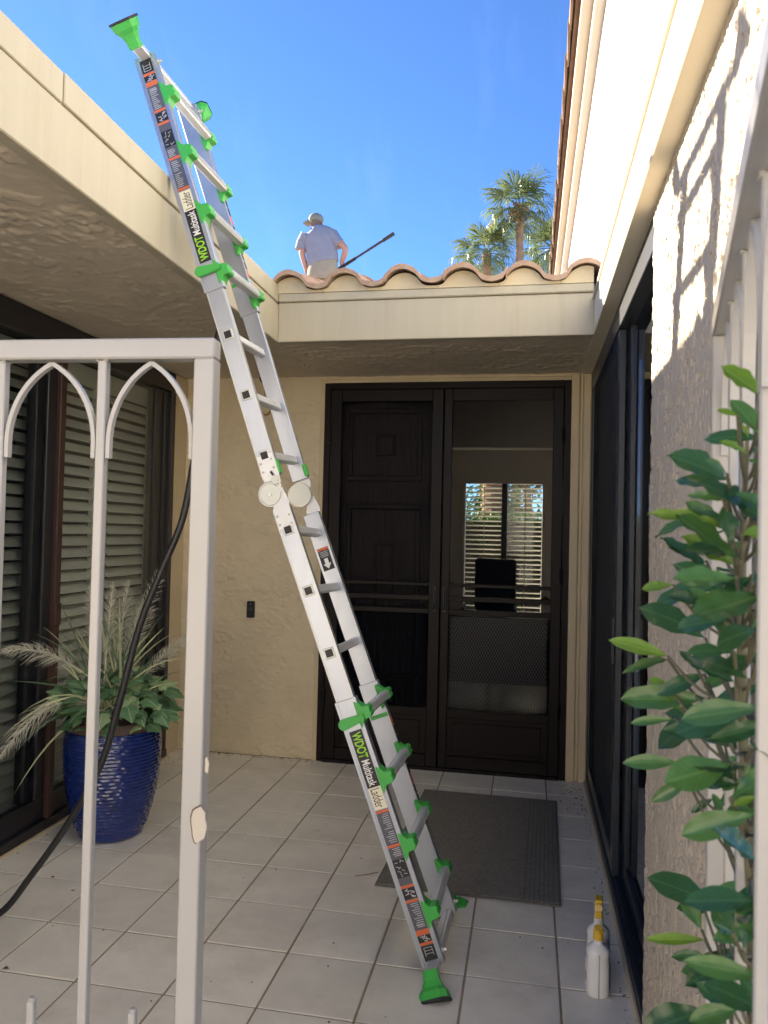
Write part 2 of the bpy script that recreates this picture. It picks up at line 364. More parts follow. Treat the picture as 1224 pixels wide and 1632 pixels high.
def leaf_mat(name, col, vein, rough=0.35, trans=0.25, randvar=0.25):
    m, nt, b = nodes(name); N, L = nt.nodes, nt.links
    b.inputs['Roughness'].default_value = rough
    tc = N.new('ShaderNodeTexCoord'); sx = N.new('ShaderNodeSeparateXYZ'); L.new(tc.outputs['Object'], sx.inputs[0])
    ab = N.new('ShaderNodeMath'); ab.operation = 'ABSOLUTE'; L.new(sx.outputs['Y'], ab.inputs[0])
    # side veins: stripes along x - |y|
    ad = N.new('ShaderNodeMath'); ad.operation = 'MULTIPLY_ADD'; ad.inputs[1].default_value = -1.2
    L.new(ab.outputs[0], ad.inputs[0]); L.new(sx.outputs['X'], ad.inputs[2])
    sn = N.new('ShaderNodeMath'); sn.operation = 'SINE'; ml = N.new('ShaderNodeMath'); ml.operation = 'MULTIPLY'; ml.inputs[1].default_value = 60
    L.new(ad.outputs[0], ml.inputs[0]); L.new(ml.outputs[0], sn.inputs[0])
    r1 = N.new('ShaderNodeMapRange'); r1.inputs['From Min'].default_value = 0.80; r1.inputs['From Max'].default_value = 1; L.new(sn.outputs[0], r1.inputs['Value'])
    r2 = N.new('ShaderNodeMapRange'); r2.inputs['From Min'].default_value = 0.022; r2.inputs['From Max'].default_value = 0.008; L.new(ab.outputs[0], r2.inputs['Value'])
    mxx = N.new('ShaderNodeMath'); mxx.operation = 'MAXIMUM'; hf = N.new('ShaderNodeMath'); hf.operation = 'MULTIPLY'; hf.inputs[1].default_value = 0.45
    L.new(r1.outputs[0], hf.inputs[0]); L.new(hf.outputs[0], mxx.inputs[0]); L.new(r2.outputs[0], mxx.inputs[1])
    mm = N.new('ShaderNodeMix'); mm.data_type = 'RGBA'; mm.inputs['A'].default_value = (*col, 1); mm.inputs['B'].default_value = (*vein, 1)
    L.new(mxx.outputs[0], mm.inputs['Factor'])
    oi = N.new('ShaderNodeObjectInfo'); mr = N.new('ShaderNodeMapRange'); mr.inputs['To Min'].default_value = 1-randvar; mr.inputs['To Max'].default_value = 1+randvar
    L.new(oi.outputs['Random'], mr.inputs['Value'])
    sc = N.new('ShaderNodeVectorMath'); sc.operation = 'SCALE'; L.new(mm.outputs['Result'], sc.inputs[0]); L.new(mr.outputs[0], sc.inputs['Scale'])
    L.new(sc.outputs[0], b.inputs['Base Color'])
    tr = N.new('ShaderNodeBsdfTranslucent'); ms = N.new('ShaderNodeMixShader'); ms.inputs[0].default_value = trans
    t2 = N.new('ShaderNodeVectorMath'); t2.operation = 'MULTIPLY'; t2.inputs[1].default_value = (1.5, 1.4, 0.5); L.new(sc.outputs[0], t2.inputs[0])
    L.new(t2.outputs[0], tr.inputs['Color'])
    L.new(b.outputs[0], ms.inputs[1]); L.new(tr.outputs[0], ms.inputs[2]); L.new(ms.outputs[0], N['Material Output'].inputs[0])
    return m
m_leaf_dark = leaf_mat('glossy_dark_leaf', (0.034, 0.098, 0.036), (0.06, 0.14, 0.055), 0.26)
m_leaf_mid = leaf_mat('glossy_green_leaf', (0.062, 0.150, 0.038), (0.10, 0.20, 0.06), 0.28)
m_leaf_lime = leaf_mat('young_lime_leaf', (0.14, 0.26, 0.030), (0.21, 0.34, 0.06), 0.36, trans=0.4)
m_ivy = leaf_mat('ivy_leaf', (0.085, 0.19, 0.09), (0.34, 0.42, 0.25), 0.5, trans=0.2)
m_ivy_pale = leaf_mat('variegated_ivy_leaf', (0.24, 0.36, 0.18), (0.52, 0.56, 0.38), 0.5, trans=0.2)
m_hedge = mat('hedge_leaf', (0.06, 0.12, 0.025), 0.5, randvar=0.2, trans=0.4)
m_frond = mat('palm_frond', (0.115, 0.155, 0.06), 0.28, randvar=0.4, trans=0.5)
m_frond_y = mat('yellow_palm_frond', (0.25, 0.24, 0.04), 0.5, trans=0.3)

# ------------------------------------------------------------------ ground and patio floor
YD, ZS, YF = 4.896, 2.513, 3.938          # door wall, soffit height, entry fascia
XL, XR, XW, XG = -1.351, 0.301, 0.360, -2.31   # left fascia, right beam, right wall, left glazing

g = MB(); g.quad([(-400,-400,-0.05),(400,-400,-0.05),(400,400,-0.05),(-400,400,-0.05)])
tag(g.build('ground', m_ground), kind='structure')
g = MB(); g.box(-2.45, 0.36, 0.45, 4.93, -0.045, -0.0035)
floor = tag(g.build('patio_floor', m_grout), kind='structure')
TX, TY, GW = 0.3135, 0.3235, 0.0082
tile_me = []
for k in range(4):
    b = MB(); w, h = TX/2-GW/2, TY/2-GW/2
    b.box(-w, w, -h, h, -0.012, 0, bev=0.0014)
    tile_me.append(b.mesh('tile', m_tile))
x = 0.127 - TX*8
n = 0
cut_meshes = {}
while x < 0.36:
    y = 2.66 - TY*7
    while y < YD-0.02:
        x0, x1, y0, y1 = x+GW/2, min(x+TX-GW/2, 0.352), y+GW/2, min(y+TY-GW/2, YD-0.01)
        dz = random.uniform(-0.0006, 0.0006)
        if x1-x0 > TX-GW-0.002 and y1-y0 > TY-GW-0.002:
            inst('tile', random.choice(tile_me), floor, ((x0+x1)/2, (y0+y1)/2, dz), (random.uniform(-.0015,.0015), random.uniform(-.0015,.0015), random.choice((0, math.pi))))
        elif x1-x0 > 0.03 and y1-y0 > 0.03:
            key = (round(x1-x0, 3), round(y1-y0, 3))
            if key not in cut_meshes:
                b = MB(); b.box(-(x1-x0)/2, (x1-x0)/2, -(y1-y0)/2, (y1-y0)/2, -0.012, 0, bev=0.0014); cut_meshes[key] = b.mesh('tile', m_tile)
            inst('tile', cut_meshes[key], floor, ((x0+x1)/2, (y0+y1)/2, dz))
        y += TY
    x += TX

# ------------------------------------------------------------------ plaster height fields
def trowel(amp, su, sv, seed, rough=0.25):
    def f(nu, nv):
        a = fnoise(nu, nv, su, sv, seed); b = fnoise(nu, nv, su*.45, sv*.45, seed+1); m = fnoise(nu, nv, su*4, sv*4, seed+2)
        p = sstep(0.15, 0.42, a + 0.35*b)          # raised trowelled plates with sharp lips
        q = sstep(0.5, 0.8, b - 0.3*a)
        msk = 0.35+0.65*sstep(-0.9, 0.9, m)
        return amp*(p*msk + 0.5*q*msk + rough*fnoise(nu, nv, 1.2, 1.2, seed+3)*0.25 + 0.05*m)
    return f
def lace(amp, su, sv, seed):
    def f(nu, nv):
        a = fnoise(nu, nv, su, sv, seed); b = fnoise(nu, nv, su*0.6, sv*0.4, seed+1); m = fnoise(nu, nv, su*9, sv*6, seed+2)
        pit = sstep(0.85, 1.3, a + 0.6*b + 0.3*m)
        lump = fnoise(nu, nv, su*1.1, sv*0.8, seed+4)
        return amp*(-pit + 0.06*lump + 0.03*fnoise(nu, nv, .8, .8, seed+5))
    return f

# ------------------------------------------------------------------ entry wall (faces the gate)
ew = thing('entry_wall', (-1.8, YD, 0), 'tan textured stucco wall with the doorbell, left of the dark double door', 'wall')
b = MB()
b.box(-2.47, -1.372, YD+0.006, YD+0.16, 0, 2.95)
b.box(-1.372, 0.262, YD+0.004, YD+0.16, 2.485, 2.95)
b.box(0.262, 0.40, YD+0.004, YD+0.16, 0, 2.95)
b.build('wall_core', m_stucco, ew)
relief('plaster', m_stucco, (-2.33, YD, 0.0), (1,0,0), (0,0,1), (0,-1,0), 2.33-1.362, 2.53, 0.0065, trowel(0.0042, 3.6, 2.2, 11), ew)
relief('plaster', m_stucco, (-1.362, YD, 2.492), (1,0,0), (0,0,1), (0,-1,0), 1.73, 0.03, 0.0065, trowel(0.002, 9, 5, 21), ew)

dc = thing('door_casing', (-0.545, YD, 0), 'tan painted trim boards around the dark double door', 'door trim')
b = MB(); b.box(-1.364, -1.336, YD-0.014, YD+0.05, 0.0, 2.496, 0.003); b.build('side_board', m_stub, dc)
b = MB(); b.box(-1.336, 0.246, YD-0.014, YD+0.05, 2.470, 2.496, 0.003); b.build('head_board', m_stub, dc)
b = MB(); b.box(0.246, 0.296, YD-0.030, YD+0.05, 0.0, 2.505, 0.004); b.build('side_board', m_stub, dc)
b = MB(); b.box(0.297, 0.318, YD-0.012, YD+0.05, 0.0, 2.505, 0.003); b.build('side_board', m_stub, dc)
b = MB(); b.box(0.319, 0.365, YD-0.036, YD+0.05, 0.0, 2.505, 0.005); b.build('side_board', m_stub, dc)

# corner stub between the left glazing and the entry wall
b = MB(); b.box(XG-0.14, XG, 4.712, YD+0.004, 0, 2.512, 0.006)
tag(b.build('corner_post', m_stub, base=(XG-0.07, 4.8, 0)), 'narrow smooth tan corner post between shuttered glass and stucco wall', 'post')

# ------------------------------------------------------------------ left roof overhang
lo = thing('roof_overhang', (XL, 2.0, ZS), 'long cream roof fascia with rough taupe soffit that the ladder leans on', 'roof overhang')
LY0 = 0.35
b = MB(); b.box(XL-0.05, XL, LY0, YF+0.02, ZS-0.003, 2.716, 0.004); b.build('fascia_board', m_fascia, lo)
b = MB(); b.box(XL-0.05, XL-0.002, LY0, 1.985, 2.723, 2.815, 0.003); b.build('fascia_board', m_fascia, lo)
b = MB(); b.box(XL-0.05, XL+0.001, 1.989, YF+0.02, 2.724, 2.817, 0.003); b.build('fascia_board', m_fascia, lo)
b = MB(); b.box(XL-0.06, XL-0.012, LY0+.01, YF+0.02, 2.60, 2.80); b.build('backing_board', m_soffit, lo)
relief('soffit', m_soffit, (XG-0.02, LY0, ZS+0.004), (1,0,0), (0,1,0), (0,0,-1), XL-XG+0.002, YD-LY0-0.0, 0.0085, trowel(0.0045, 1.7, 2.6, 31), lo)
b = MB(); b.box(-7.5, XL-0.061, LY0, 4.2, ZS+0.02, 2.80); b.build('roof_deck', m_ceil, lo)
b = MB(); b.box(XG-0.05, XL-0.051, LY0-0.03, LY0, ZS, 2.81); b.build('end_board', m_fascia, lo)

# ------------------------------------------------------------------ entry roof: fascia, soffit, clay tiles, mortar stops
er = thing('entry_roof', (-0.5, YF, ZS), 'cream fascia over the front door topped by wavy terracotta tiles', 'roof')
b = MB(); b.box(XL-0.0, XR, YF, YF+0.05, ZS-0.004, 2.722, 0.004); b.build('fascia_board', m_fascia, er)
b = MB(); b.box(XL+0.002, XR-0.002, YF-0.013, YF+0.05, 2.7235, 2.768, 0.005); b.build('trim_board', m_fascia, er)
relief('soffit', m_soffit, (XL-0.020, YF+0.03, ZS+0.004), (1,0,0), (0,1,0), (0,0,-1), XW+0.1-XL, YD-YF-0.02, 0.0085, trowel(0.0038, 2.6, 1.7, 41), er)
SL = 0.205                                             # roof pitch
PIT = 0.3085
def wave(t):                                           # one tile across: barrel crown then pan, t in 0..1
    if t < 0.60:
        a = t/0.60; return 0.060*math.sin(math.pi*a)**0.62
    a = (t-0.60)/0.40; return -0.016*math.sin(math.pi*a)
def tile_mesh(seed):
    r = random.Random(seed); b = MB(); L, th = 0.44, 0.025; n = 30; W = 1.045
    up = []; 
    for j, (yy, dz) in enumerate(((0, 0.0), (L*.5, 0.001*r.uniform(-1,1)), (L, 0.0))):
        row_t, row_b = [], []
        for i in range(n+1):
            t = i/n*W; xx = (t-0.30)*PIT; zz = wave(t if t <= 1 else t-1) + (0.004 if t > 1 else 0)
            zz *= 1 + 0.03*math.sin(seed*3+i*.3)
            row_t.append(b.bm.verts.new((xx, yy, zz+th+dz+0.0015*r.uniform(-1,1)))); row_b.append(b.bm.verts.new((xx, yy, zz+dz)))
        up.append((row_t, row_b))
    F = b.bm.faces
    for (t0, b0), (t1, b1) in zip(up, up[1:]):
        for i in range(n):
            F.new((t0[i], t0[i+1], t1[i+1], t1[i])); F.new((b0[i], b1[i], b1[i+1], b0[i+1]))
        F.new((t0[0], t1[0], b1[0], b0[0])); F.new((t0[n], b0[n], b1[n], t1[n]))
    for i in range(n):
        F.new((up[0][0][i], up[0][1][i], up[0][1][i+1], up[0][0][i+1])); F.new((up[-1][0][i], up[-1][0][i+1], up[-1][1][i+1], up[-1][1][i]))
    bmesh.ops.recalc_face_normals(b.bm, faces=b.bm.faces[:])
    me = b.mesh('roof_tile', m_terra)
    for p in me.polygons: p.use_smooth = True
    me.set_sharp_from_angle(angle=math.radians(40))
    return me
tile_meshes = [tile_mesh(i) for i in range(4)]
T0X, T0Z = -1.283, 2.795
for row in range(6):
    for i in range(-3 if row > 0 else 0, 6):
        xx = T0X + PIT*i + random.uniform(-.006, .006)
        if row == 0 and i == 1: xx += -0.008
        yy = YF-0.055 + row*0.37 + (random.uniform(-.012, .012))
        zz = T0Z + row*0.37*SL + (0.012 if row else 0) + random.uniform(-.003, .003)
        if row == 0: zz += (0, -0.002, 0.001, -0.002, 0.0, 0.003)[i]
        inst('roof_tile', tile_meshes[(i+row) % 4], er, (xx, yy, zz), (math.atan(SL)+random.uniform(-.01,.01), random.uniform(-.02, .02), random.uniform(-.012, .012)))
for i in range(6):                                     # mortar stop under each barrel
    b = MB(); pts = []
    n = 14; t0, t1 = (-0.10, 0.895) if i < 5 else (-0.10, 0.42)
    x0 = T0X + PIT*(i-0.30)
    for k in range(n+1):
        t = t0+(t1-t0)*k/n; pts.append((x0+t*PIT, YF-0.012, T0Z+0.006+max(-0.012, wave(t % 1.0))-0.006))
    pts = [(x0+t0*PIT, YF-0.012, 2.7695)] + pts + [(x0+t1*PIT-0.0, YF-0.012, 2.7695)]
    b.prism(pts, (0, 0.05, 0)); b.build('mortar_stop', m_mortar, er)
b = MB(); b.prism([(-1.36, YF+0.06, 2.76), (-1.36, 10.0, 2.76+6.06*SL), (-1.36, 10.0, 2.70+6.06*SL), (-1.36, YF+0.06, 2.70)], (1.78, 0, 0)); b.build('roof_deck', m_terra, er)

# main roof behind, on which the worker stands
b = MB()
b.prism([(-9, 4.3, 2.86), (-9, 12.6, 2.86+8.3*0.245), (-9, 12.6, 2.6+8.3*0.245), (-9, 4.3, 2.6)], (7.62, 0, 0))
tag(b.build('roof_slope', m_terra, base=(-5, 6, 2.9)), 'shallow terracotta roof slope under the worker', 'roof')

# ------------------------------------------------------------------ right side: beam, stucco wall, siding, upper eave
rb = thing('beam', (XR, 2.5, ZS), 'pale cream beam running over the dark sliding doors on the right', 'beam')
b = MB(); b.box(XR, 0.50, 0.9, YD+0.02, ZS-0.001, 2.682, 0.004); b.build('fascia_board', m_beam, rb)
b = MB(); b.box(XR-0.010, 0.50, 0.9, YD+0.02, 2.6835, 2.700, 0.003); b.build('drip_edge', m_cornice, rb)

rw = thing('stucco_wall', (XW, 2.0, 0), 'rough stucco wall on the right, sunlit at the top with the ladder shadow', 'wall')
relief('plaster', m_stucco_r, (XW, 1.22, 0.0), (0,1,0), (0,0,1), (-1,0,0), 2.445-1.22, ZS, 0.0032, lace(0.0120, 1.2, 3.2, 51), rw)
b = MB(); b.box(XW+0.010, XW+0.13, 1.225, 2.44, 0, ZS); b.build('wall_core', m_stucco_r, rw)
relief('plaster', m_stucco_r, (XW, 1.222, 0.0), (1,0,0), (0,0,1), (0,-1,0), 0.13, ZS, 0.0042, lace(0.005, 1.15, 2.6, 52), rw)

sw = thing('siding_wall', (0.42, 4.0, 2.70), 'white vertical board siding above the right beam', 'wall')
b = MB(); b.box(0.43, 0.60, 0.7, 12.0, 2.70, 4.95); b.build('backing', m_siding, sw)
pb = MB(); pb.box(0.408, 0.4305, -0.0665, 0.0665, 0, 2.07, 0.003); plank = pb.mesh('plank', m_siding, origin=(0.418, 0, 0))
yy = 0.78
while yy < 11.9:
    inst('plank', plank, sw, (0.418+random.uniform(-.0008,.0008), yy, 2.702)); yy += 0.150

ue = thing('roof_eave', (0.3, 5.0, 4.75), 'upper roof edge with brown barrel tiles and cream cornice boards above the siding', 'roof')
b = MB(); b.box(0.341, 0.46, 0.7, 12.0, 4.78, 4.86, 0.004); b.build('cornice_board', m_cornice, ue)
b = MB(); b.box(0.268, 0.46, 0.7, 12.0, 4.861, 4.945, 0.004); b.build('cornice_board', m_cornice, ue)
b = MB(); b.box(0.235, 3.2, 0.7, 12.0, 4.946, 4.99); b.build('roof_deck', m_rake, ue)
def barrel(r0, r1, L):
    b = MB(); n = 10; R = []
    for yy, r in ((0, r0), (L, r1)):
        o = [b.bm.verts.new((r*math.cos(math.pi*(-0.15+1.3*k/n)), yy, r*math.sin(math.pi*(-0.15+1.3*k/n)))) for k in range(n+1)]
        i = [b.bm.verts.new(((r-.014)*math.cos(math.pi*(-0.15+1.3*k/n)), yy, (r-.014)*math.sin(math.pi*(-0.15+1.3*k/n)))) for k in range(n+1)]
        R.append((o, i))
    for k in range(n):
        b.bm.faces.new((R[0][0][k], R[0][0][k+1], R[1][0][k+1], R[1][0][k])); b.bm.faces.new((R[0][1][k], R[1][1][k], R[1][1][k+1], R[0][1][k+1]))
        b.bm.faces.new((R[0][0][k], R[0][1][k], R[0][1][k+1], R[0][0][k+1])); b.bm.faces.new((R[1][0][k], R[1][0][k+1], R[1][1][k+1], R[1][1][k]))
    b.bm.faces.new((R[0][0][0], R[1][0][0], R[1][1][0], R[0][1][0])); b.bm.faces.new((R[0][0][n], R[0][1][n], R[1][1][n], R[1][0][n]))
    bmesh.ops.recalc_face_normals(b.bm, faces=b.bm.faces[:])
    return b.mesh('roof_tile', m_rake, smooth=False)
bt = barrel(0.068, 0.056, 0.46); bt.shade_smooth() if hasattr(bt, 'shade_smooth') else None
yy = 0.8
while yy < 11.8:
    inst('roof_tile', bt, ue, (0.262+random.uniform(-.004,.004), yy, 4.955+random.uniform(-.004,.004)), (random.uniform(-.015,.015)-0.02, 0, random.uniform(-.015,.015))); yy += 0.40

# pale wall added behind the camera to throw sunlight back into the courtyard
b = MB(); b.box(-12, 12, -4.9, -4.7, -0.06, 3.3); ow = b.build('bounce_wall', m_bounce_wall, base=(0, -4.7, 0))
tag(ow, 'pale stucco wall added behind the viewer to bounce sunlight', 'wall')

# ------------------------------------------------------------------ rooms behind the glass
rm = thing('entry_room', (-0.5, 5.5, 0), 'dim entry room seen through the open right-hand door', 'room')
RY = 9.5
b = MB(); b.box(-1.75, 0.62, YD+0.165, RY+0.15, -0.06, -0.006); b.build('floor', m_roomfloor, rm)
b = MB(); b.box(-1.75, 0.62, YD+0.165, RY+0.15, 2.92, 2.97); b.build('ceiling', m_ceil, rm)
b = MB(); b.box(-1.80, -1.751, YD+0.165, RY+0.15, -0.06, 2.97); b.build('wall', m_room, rm)
b = MB(); b.box(0.621, 0.67, YD+0.165, RY+0.15, -0.06, 2.97); b.build('wall', m_room, rm)
b = MB()
b.box(-1.75, -0.815, RY, RY+0.15, -0.005, 2.919); b.box(0.195, 0.62, RY, RY+0.15, -0.005, 2.919)
b.box(-0.815, 0.195, RY, RY+0.15, 2.16, 2.919); b.box(-0.815, 0.195, RY, RY+0.15, -0.005, 0.47)
b.build('wall', m_room, rm)
# a lowered beam in front of the far wall
b = MB(); b.box(-1.749, 0.62, 8.2, 8.45, 2.42, 2.918); b.build('beam', m_room, rm)
b = MB(); b.lathe([(0.12, 2.903), (0.13, 2.9195)], (-0.52, 7.1, 0), 20); b.build('ceiling_light', m_room, rm)

# left and right dark rooms
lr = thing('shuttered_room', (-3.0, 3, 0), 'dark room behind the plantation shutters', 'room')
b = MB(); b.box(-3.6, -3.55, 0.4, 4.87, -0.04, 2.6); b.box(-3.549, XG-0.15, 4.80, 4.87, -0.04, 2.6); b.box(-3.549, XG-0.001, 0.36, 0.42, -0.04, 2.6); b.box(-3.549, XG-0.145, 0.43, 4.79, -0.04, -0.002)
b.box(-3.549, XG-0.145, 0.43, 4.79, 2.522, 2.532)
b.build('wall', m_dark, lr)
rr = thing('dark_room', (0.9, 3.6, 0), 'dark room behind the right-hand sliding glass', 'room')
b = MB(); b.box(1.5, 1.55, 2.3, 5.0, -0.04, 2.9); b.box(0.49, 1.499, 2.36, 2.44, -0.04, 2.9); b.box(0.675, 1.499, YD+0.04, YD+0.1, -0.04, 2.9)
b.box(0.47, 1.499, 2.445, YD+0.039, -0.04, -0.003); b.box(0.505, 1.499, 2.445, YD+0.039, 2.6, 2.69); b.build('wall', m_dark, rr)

# far window of the entry room
fw = thing('room_window', (-0.31, RY, 0.5), 'bright window with horizontal blinds at the back of the entry room', 'window')
b = MB(); b.box(-0.815, -0.775, RY-0.03, RY+0.1, 0.47, 2.16, 0.003); b.build('frame', m_room, fw)
b = MB(); b.box(0.155, 0.195, RY-0.03, RY+0.1, 0.47, 2.16, 0.003); b.build('frame', m_room, fw)
b = MB(); b.box(-0.774, 0.154, RY-0.03, RY+0.1, 2.12, 2.16, 0.003); b.build('frame', m_room, fw)
b = MB(); b.box(-0.774, 0.154, RY-0.03, RY+0.1, 0.47, 0.52, 0.003); b.build('frame', m_room, fw)
b = MB(); b.box(-0.33, -0.265, RY-0.035, RY+0.1, 0.521, 2.119, 0.003); b.build('mullion', m_desk, fw)
b = MB(); b.box(-0.774, -0.331, RY+0.07, RY+0.075, 0.521, 2.119); b.build('pane', m_glass_clr, fw)
b = MB(); b.box(-0.264, 0.154, RY+0.07, RY+0.075, 0.521, 2.119); b.build('pane', m_glass_clr, fw)
for x0, x1, nm in ((-0.77, -0.335, 'left'), (-0.26, 0.15, 'right')):
    bl = thing('window_blind', ((x0+x1)/2, RY, 0.52), 'pale horizontal slat blind in the %s half of the far window' % nm, 'blind')
    sb = MB(); sb.obox((0,0,0), ((1,0,0),(0,math.cos(.35),-math.sin(.35)),(0,math.sin(.35),math.cos(.35))), ((x1-x0)/2, 0.024, 0.0016))
    sm = sb.mesh('slat', m_shutter)
    z = 0.56
    while z < 2.11:
        inst('slat', sm, bl, ((x0+x1)/2, RY+0.035, z)); z += 0.058
    b = MB()
    for t in (0.52,): b.box(x0+(x1-x0)*t-.004, x0+(x1-x0)*t+.004, RY+0.006, RY+0.009, 0.53, 2.11)
    b.build('ladder_tape', m_shutter, bl)

# ------------------------------------------------------------------ left glazing with plantation shutters
gl = thing('sliding_glass_door', (XG, 3.5, 0), 'dark framed sliding glass door on the left with shutters behind it', 'glass door')
def part_box(parent, name, m, *a, bev=0.003):
    b = MB(); b.box(*a, bev); return b.build(name, m, parent)
part_box(gl, 'head_frame', m_bronze, XG-0.10, XG, 0.45, 4.71, 2.385, 2.511)
part_box(gl, 'bottom_track', m_bronze, XG-0.10, XG+0.012, 0.45, 4.71, 0.0, 0.052)
part_box(gl, 'bottom_rail', m_bronze, XG-0.06, XG-0.012, 0.45, 4.50, 0.0525, 0.16)
part_box(gl, 'jamb', m_bronze, XG-0.10, XG+0.004, 4.655, 4.711, 0.0525, 2.384)
part_box(gl, 'jamb', m_bronze, XG-0.10, XG-0.016, 4.60, 4.654, 0.0525, 2.384)
part_box(gl, 'stile', m_bronze, XG-0.085, XG-0.03, 4.50, 4.599, 0.0525, 2.384)
part_box(gl, 'stile', m_bronze, XG-0.085, XG-0.03, 3.31, 3.37, 0.161, 2.384)
part_box(gl, 'stile', m_bronze, XG-0.060, XG-0.012, 3.372, 3.442, 0.161, 2.384)
part_box(gl, 'screen_stile', m_redbrown, XG-0.035, XG+0.010, 3.444, 3.492, 0.053, 2.384)
part_box(gl, 'screen_latch', m_redbrown, XG+0.0105, XG+0.022, 3.44, 3.485, 1.0, 1.11)
part_box(gl, 'pane', m_glass, XG-0.052, XG-0.048, 0.46, 3.31, 0.161, 2.384, bev=0)
part_box(gl, 'pane', m_glass, XG-0.044, XG-0.040, 3.495, 4.50, 0.161, 2.384, bev=0)
part_box(gl, 'insect_screen', m_screen, XG-0.022, XG-0.0215, 0.46, 3.43, 0.161, 2.384, bev=0)
part_box(gl, 'sill_strip', m_stub, XG+0.0125, XG+0.030, 0.45, 4.71, -0.002, 0.010)
lv = MB(); lv.obox((0,0,0), ((math.sin(.80),0,-math.cos(.80)),(0,1,0),(math.cos(.80),0,math.sin(.80))), (0.035, 0.5, 0.0045), 0.003)
lv_me = lv.mesh('louver', m_shutter)
def shutter(y0, y1, st0, st1, label):
    t = thing('shutter', (XG-0.13, (y0+y1)/2, 0.1), label, 'shutter', 'plantation shutters behind the left glass')
    part_box(t, 'stile', m_shutter, XG-0.145, XG-0.115, y0, y0+st0, 0.07, 2.38)
    part_box(t, 'stile', m_shutter, XG-0.145, XG-0.115, y1-st1, y1, 0.07, 2.38)
    part_box(t, 'rail', m_shutter, XG-0.145, XG-0.115, y0+st0+.001, y1-st1-.001, 2.27, 2.38)
    part_box(t, 'rail', m_shutter, XG-0.145, XG-0.115, y0+st0+.001, y1-st1-.001, 0.07, 0.17)
    L = y1-y0-st0-st1-0.006; z = 0.205
    while z < 2.25:
        inst('louver', lv_me, t, (XG-0.13, (y0+st0+y1-st1)/2, z), (0, random.uniform(-.05, .05), 0), (1, L, 1)); z += 0.0635
    return t
shutter(3.53, 4.02, 0.012, 0.06, 'narrow shutter panel beside the red-brown screen stile')
shutter(4.025, 4.68, 0.085, 0.09, 'shutter panel nearest the tan corner post, behind the plant')
shutter(2.80, 3.50, 0.06, 0.035, 'dim shutter panel left of the red-brown stile, behind the screen')
shutter(2.10, 2.795, 0.06, 0.06, 'shutter panel at the left edge of the picture')

# ------------------------------------------------------------------ right sliding glass
gr = thing('sliding_glass_door', (0.39, 3.6, 0), 'tall blue-black sliding glass door along the right side', 'glass door')
part_box(gr, 'threshold_strip', m_stub, 0.352, 0.3655, 2.30, YD-0.04, -0.004, 0.016)
part_box(gr, 'bottom_track', m_slate, 0.366, 0.47, 2.447, YD-0.03, -0.003, 0.045)
part_box(gr, 'track_rib', m_slate, 0.384, 0.389, 2.447, YD-0.03, 0.0452, 0.060, bev=0)
part_box(gr, 'track_rib', m_slate, 0.425, 0.430, 2.447, 3.50, 0.0452, 0.060, bev=0)
part_box(gr, 'head_frame', m_slate, 0.366, 0.47, 2.447, YD-0.03, 2.40, ZS-0.004)
part_box(gr, 'jamb', m_slate, 0.3665, 0.47, YD-0.085, YD-0.037, 0.046, 2.399)
part_box(gr, 'jamb', m_slate, 0.372, 0.47, 2.447, 2.485, 0.046, 2.399)
part_box(gr, 'stile', m_slate, 0.372, 0.400, 3.43, 3.50, 0.061, 2.399)
part_box(gr, 'stile', m_slate, 0.412, 0.440, 3.36, 3.46, 0.061, 2.399)
part_box(gr, 'stile', m_slate, 0.372, 0.400, 4.75, YD-0.086, 0.061, 2.399)
part_box(gr, 'bottom_rail', m_slate, 0.372, 0.400, 3.501, 4.749, 0.061, 0.13)
part_box(gr, 'bottom_rail', m_slate, 0.412, 0.440, 2.486, 3.359, 0.061, 0.13)
part_box(gr, 'pane', m_glass_dk, 0.424, 0.428, 2.486, 3.359, 0.131, 2.399, bev=0)
part_box(gr, 'insect_screen', m_screen_dk, 0.3745, 0.375, 3.501, 4.749, 0.131, 2.399, bev=0)
part_box(gr, 'pane', m_glass_dk, 0.388, 0.392, 3.501, 4.749, 0.131, 2.399, bev=0)
part_box(gr, 'pull_handle', m_slate, 0.360, 0.3715, 3.452, 3.472, 0.95, 1.15)

